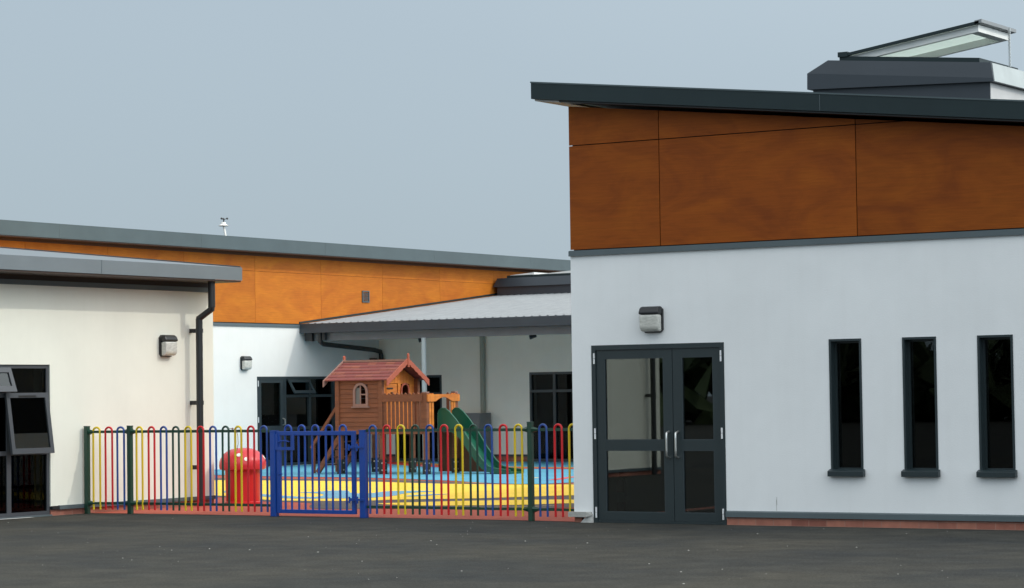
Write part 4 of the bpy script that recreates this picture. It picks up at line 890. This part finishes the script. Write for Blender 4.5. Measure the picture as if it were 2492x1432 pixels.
# ------------------------------------------------------------------ small items
r0 = root('storage_cabinet', 'grey metal cabinet against the shaded white wall behind the slide', 'cabinet', (-32.2, 48.7, .012))
mb = MB(); mb.box(-32.52, -31.92, 48.5, 48.95, .03, 1.13); mb.build('body', 'cabg', r0)
mb = MB(); mb.box(-32.50, -32.225, 48.485, 48.499, .10, 1.08); mb.box(-32.215, -31.94, 48.485, 48.499, .10, 1.08); each(mb, 'cabinet_door', 'cabg', r0)
r0 = root('storage_cabinet', 'white unit with small panel against the shaded wall left of the grey cabinet', 'cabinet', (-32.8, 48.7, .012))
mb = MB(); mb.box(-33.1, -32.56, 48.5, 48.95, .03, 1.14); mb.build('body', 'cabw', r0)
mb = MB(); mb.box(-32.82, -32.66, 48.49, 48.499, .78, .95); mb.build('panel', 'cabg', r0)
# weather station
r0 = root('weather_station', 'small white anemometer mast with black cups on the far roof', 'anemometer', (-36.5, 45.0, 4.98))
mb = MB(); mb.tube([(-36.45, 45.03, 4.98), (-36.52, 44.98, 5.50)], .026, 10); mb.build('mast', 'spot', r0, smooth=True)
mb = MB(); mb.lathe((-36.52, 44.98, 5.46), [(.10, 0), (.12, .012), (.085, .03), (.06, .045), (.055, .085), (.02, .095)], 16); mb.build('shield', 'spot', r0, smooth=True)
mb = MB(); mb.tube([(-36.52, 44.98, 5.55), (-36.51, 44.99, 5.62)], .014, 8)
for a in (20, 140, 260):
    p = Vector((-36.51+.075*math.cos(R(a)), 44.99+.075*math.sin(R(a)), 5.632)); mb.tube([(-36.51, 44.99, 5.615), p], .007, 6); mb.lathe((p.x, p.y, p.z-.024), [(.008, 0), (.021, .010), (.024, .024), (.018, .04), (.006, .047)], 10)
mb.build('cups', 'black', r0)
# extinguisher just inside the doors
r0 = root('fire_extinguisher', 'red fire extinguisher with pale label seen through the lower glass of the left door', 'fire extinguisher', (-15.60, 26.75, .008))
cx, cy = -15.62, 26.78
mb = MB(); mb.lathe((cx, cy, .008), [(.075, 0), (.08, .02), (.08, .42), (.06, .48), (.025, .51)], 20); mb.build('cylinder', 'exr', r0, smooth=True)
mb = MB(); mb.tube([(cx, cy, .51), (cx, cy, .56)], .02, 8); mb.box(cx-.012, cx+.07, cy-.012, cy+.012, .56, .58); mb.tube([(cx, cy, .55), (cx+.09, cy, .50), (cx+.10, cy, .3)], .01, 6); mb.build('valve', 'black', r0)
mb = MB(); mb.lathe((cx, cy, .22), [(.0812, 0), (.0812, .12)], 20); mb.build('label_sticker', 'label', r0)
# stick and pale chips on the tarmac
mb = MB(); mb.tube([(-20.6, 20.36, .008), (-20.45, 20.47, .009), (-20.25, 20.58, .008)], .006, 5); o = mb.build('stick', 'twig'); o['label'] = 'thin dark stick lying on the tarmac in the left foreground'; o['category'] = 'stick'
mb = MB()
for i in range(130):
    v = random.random(); y = 17.5+8.5*random.random(); x = -y*math.tan(yaw)+random.uniform(-.26, .26)*y*1.5
    if x < XB+.2 or (x > -15.8 and y > 26): continue
    r_ = random.choice([.003, .004, .005, .006, .008, .011]); n = random.choice((5, 6, 7)); ph = random.random()*6; el_ = random.uniform(.5, 1)
    pts = [(x+math.cos(ph+k*6.283/n)*r_*random.uniform(.7, 1.2), y+math.sin(ph+k*6.283/n)*r_*el_*random.uniform(.7, 1.2)) for k in range(n)]
    mb.add([(a, b, .0005) for a, b in pts]+[(a*.4+x*.6, b*.4+y*.6, .0005+r_*.35) for a, b in pts], [tuple(range(n, 2*n))]+[(k, (k+1) % n, n+(k+1) % n, n+k) for k in range(n)])
struct(mb.build('stone_chips', 'chip'), 'pale stone chips scattered over the tarmac', 'stuff')
# distant tree belt behind the viewer (seen only as dark reflections in the glass)
mb = MB(); random.seed(3)
for i in range(5200):
    a = random.uniform(R(150), R(300)); d = random.uniform(62, 74); x = d*math.sin(a)*1.3-10; y = d*math.cos(a)
    z = random.uniform(0, 8)*(.7+.3*math.sin(a*17)); s_ = random.uniform(.9, 1.8)
    q = [Vector((random.gauss(0, 1), random.gauss(0, 1), random.gauss(0, 1))).normalized()*s_ for _ in range(4)]
    mb.add([(x+v_.x, y+v_.y, max(0, z+v_.z)) for v_ in q], [(0, 1, 2), (0, 2, 3), (0, 1, 3), (1, 2, 3)])
struct(mb.build('tree_belt', 'leaf'), 'dark belt of trees beyond the yard', 'stuff')
for o in list(bpy.data.objects):
    if 'origin' in o: del o['origin']
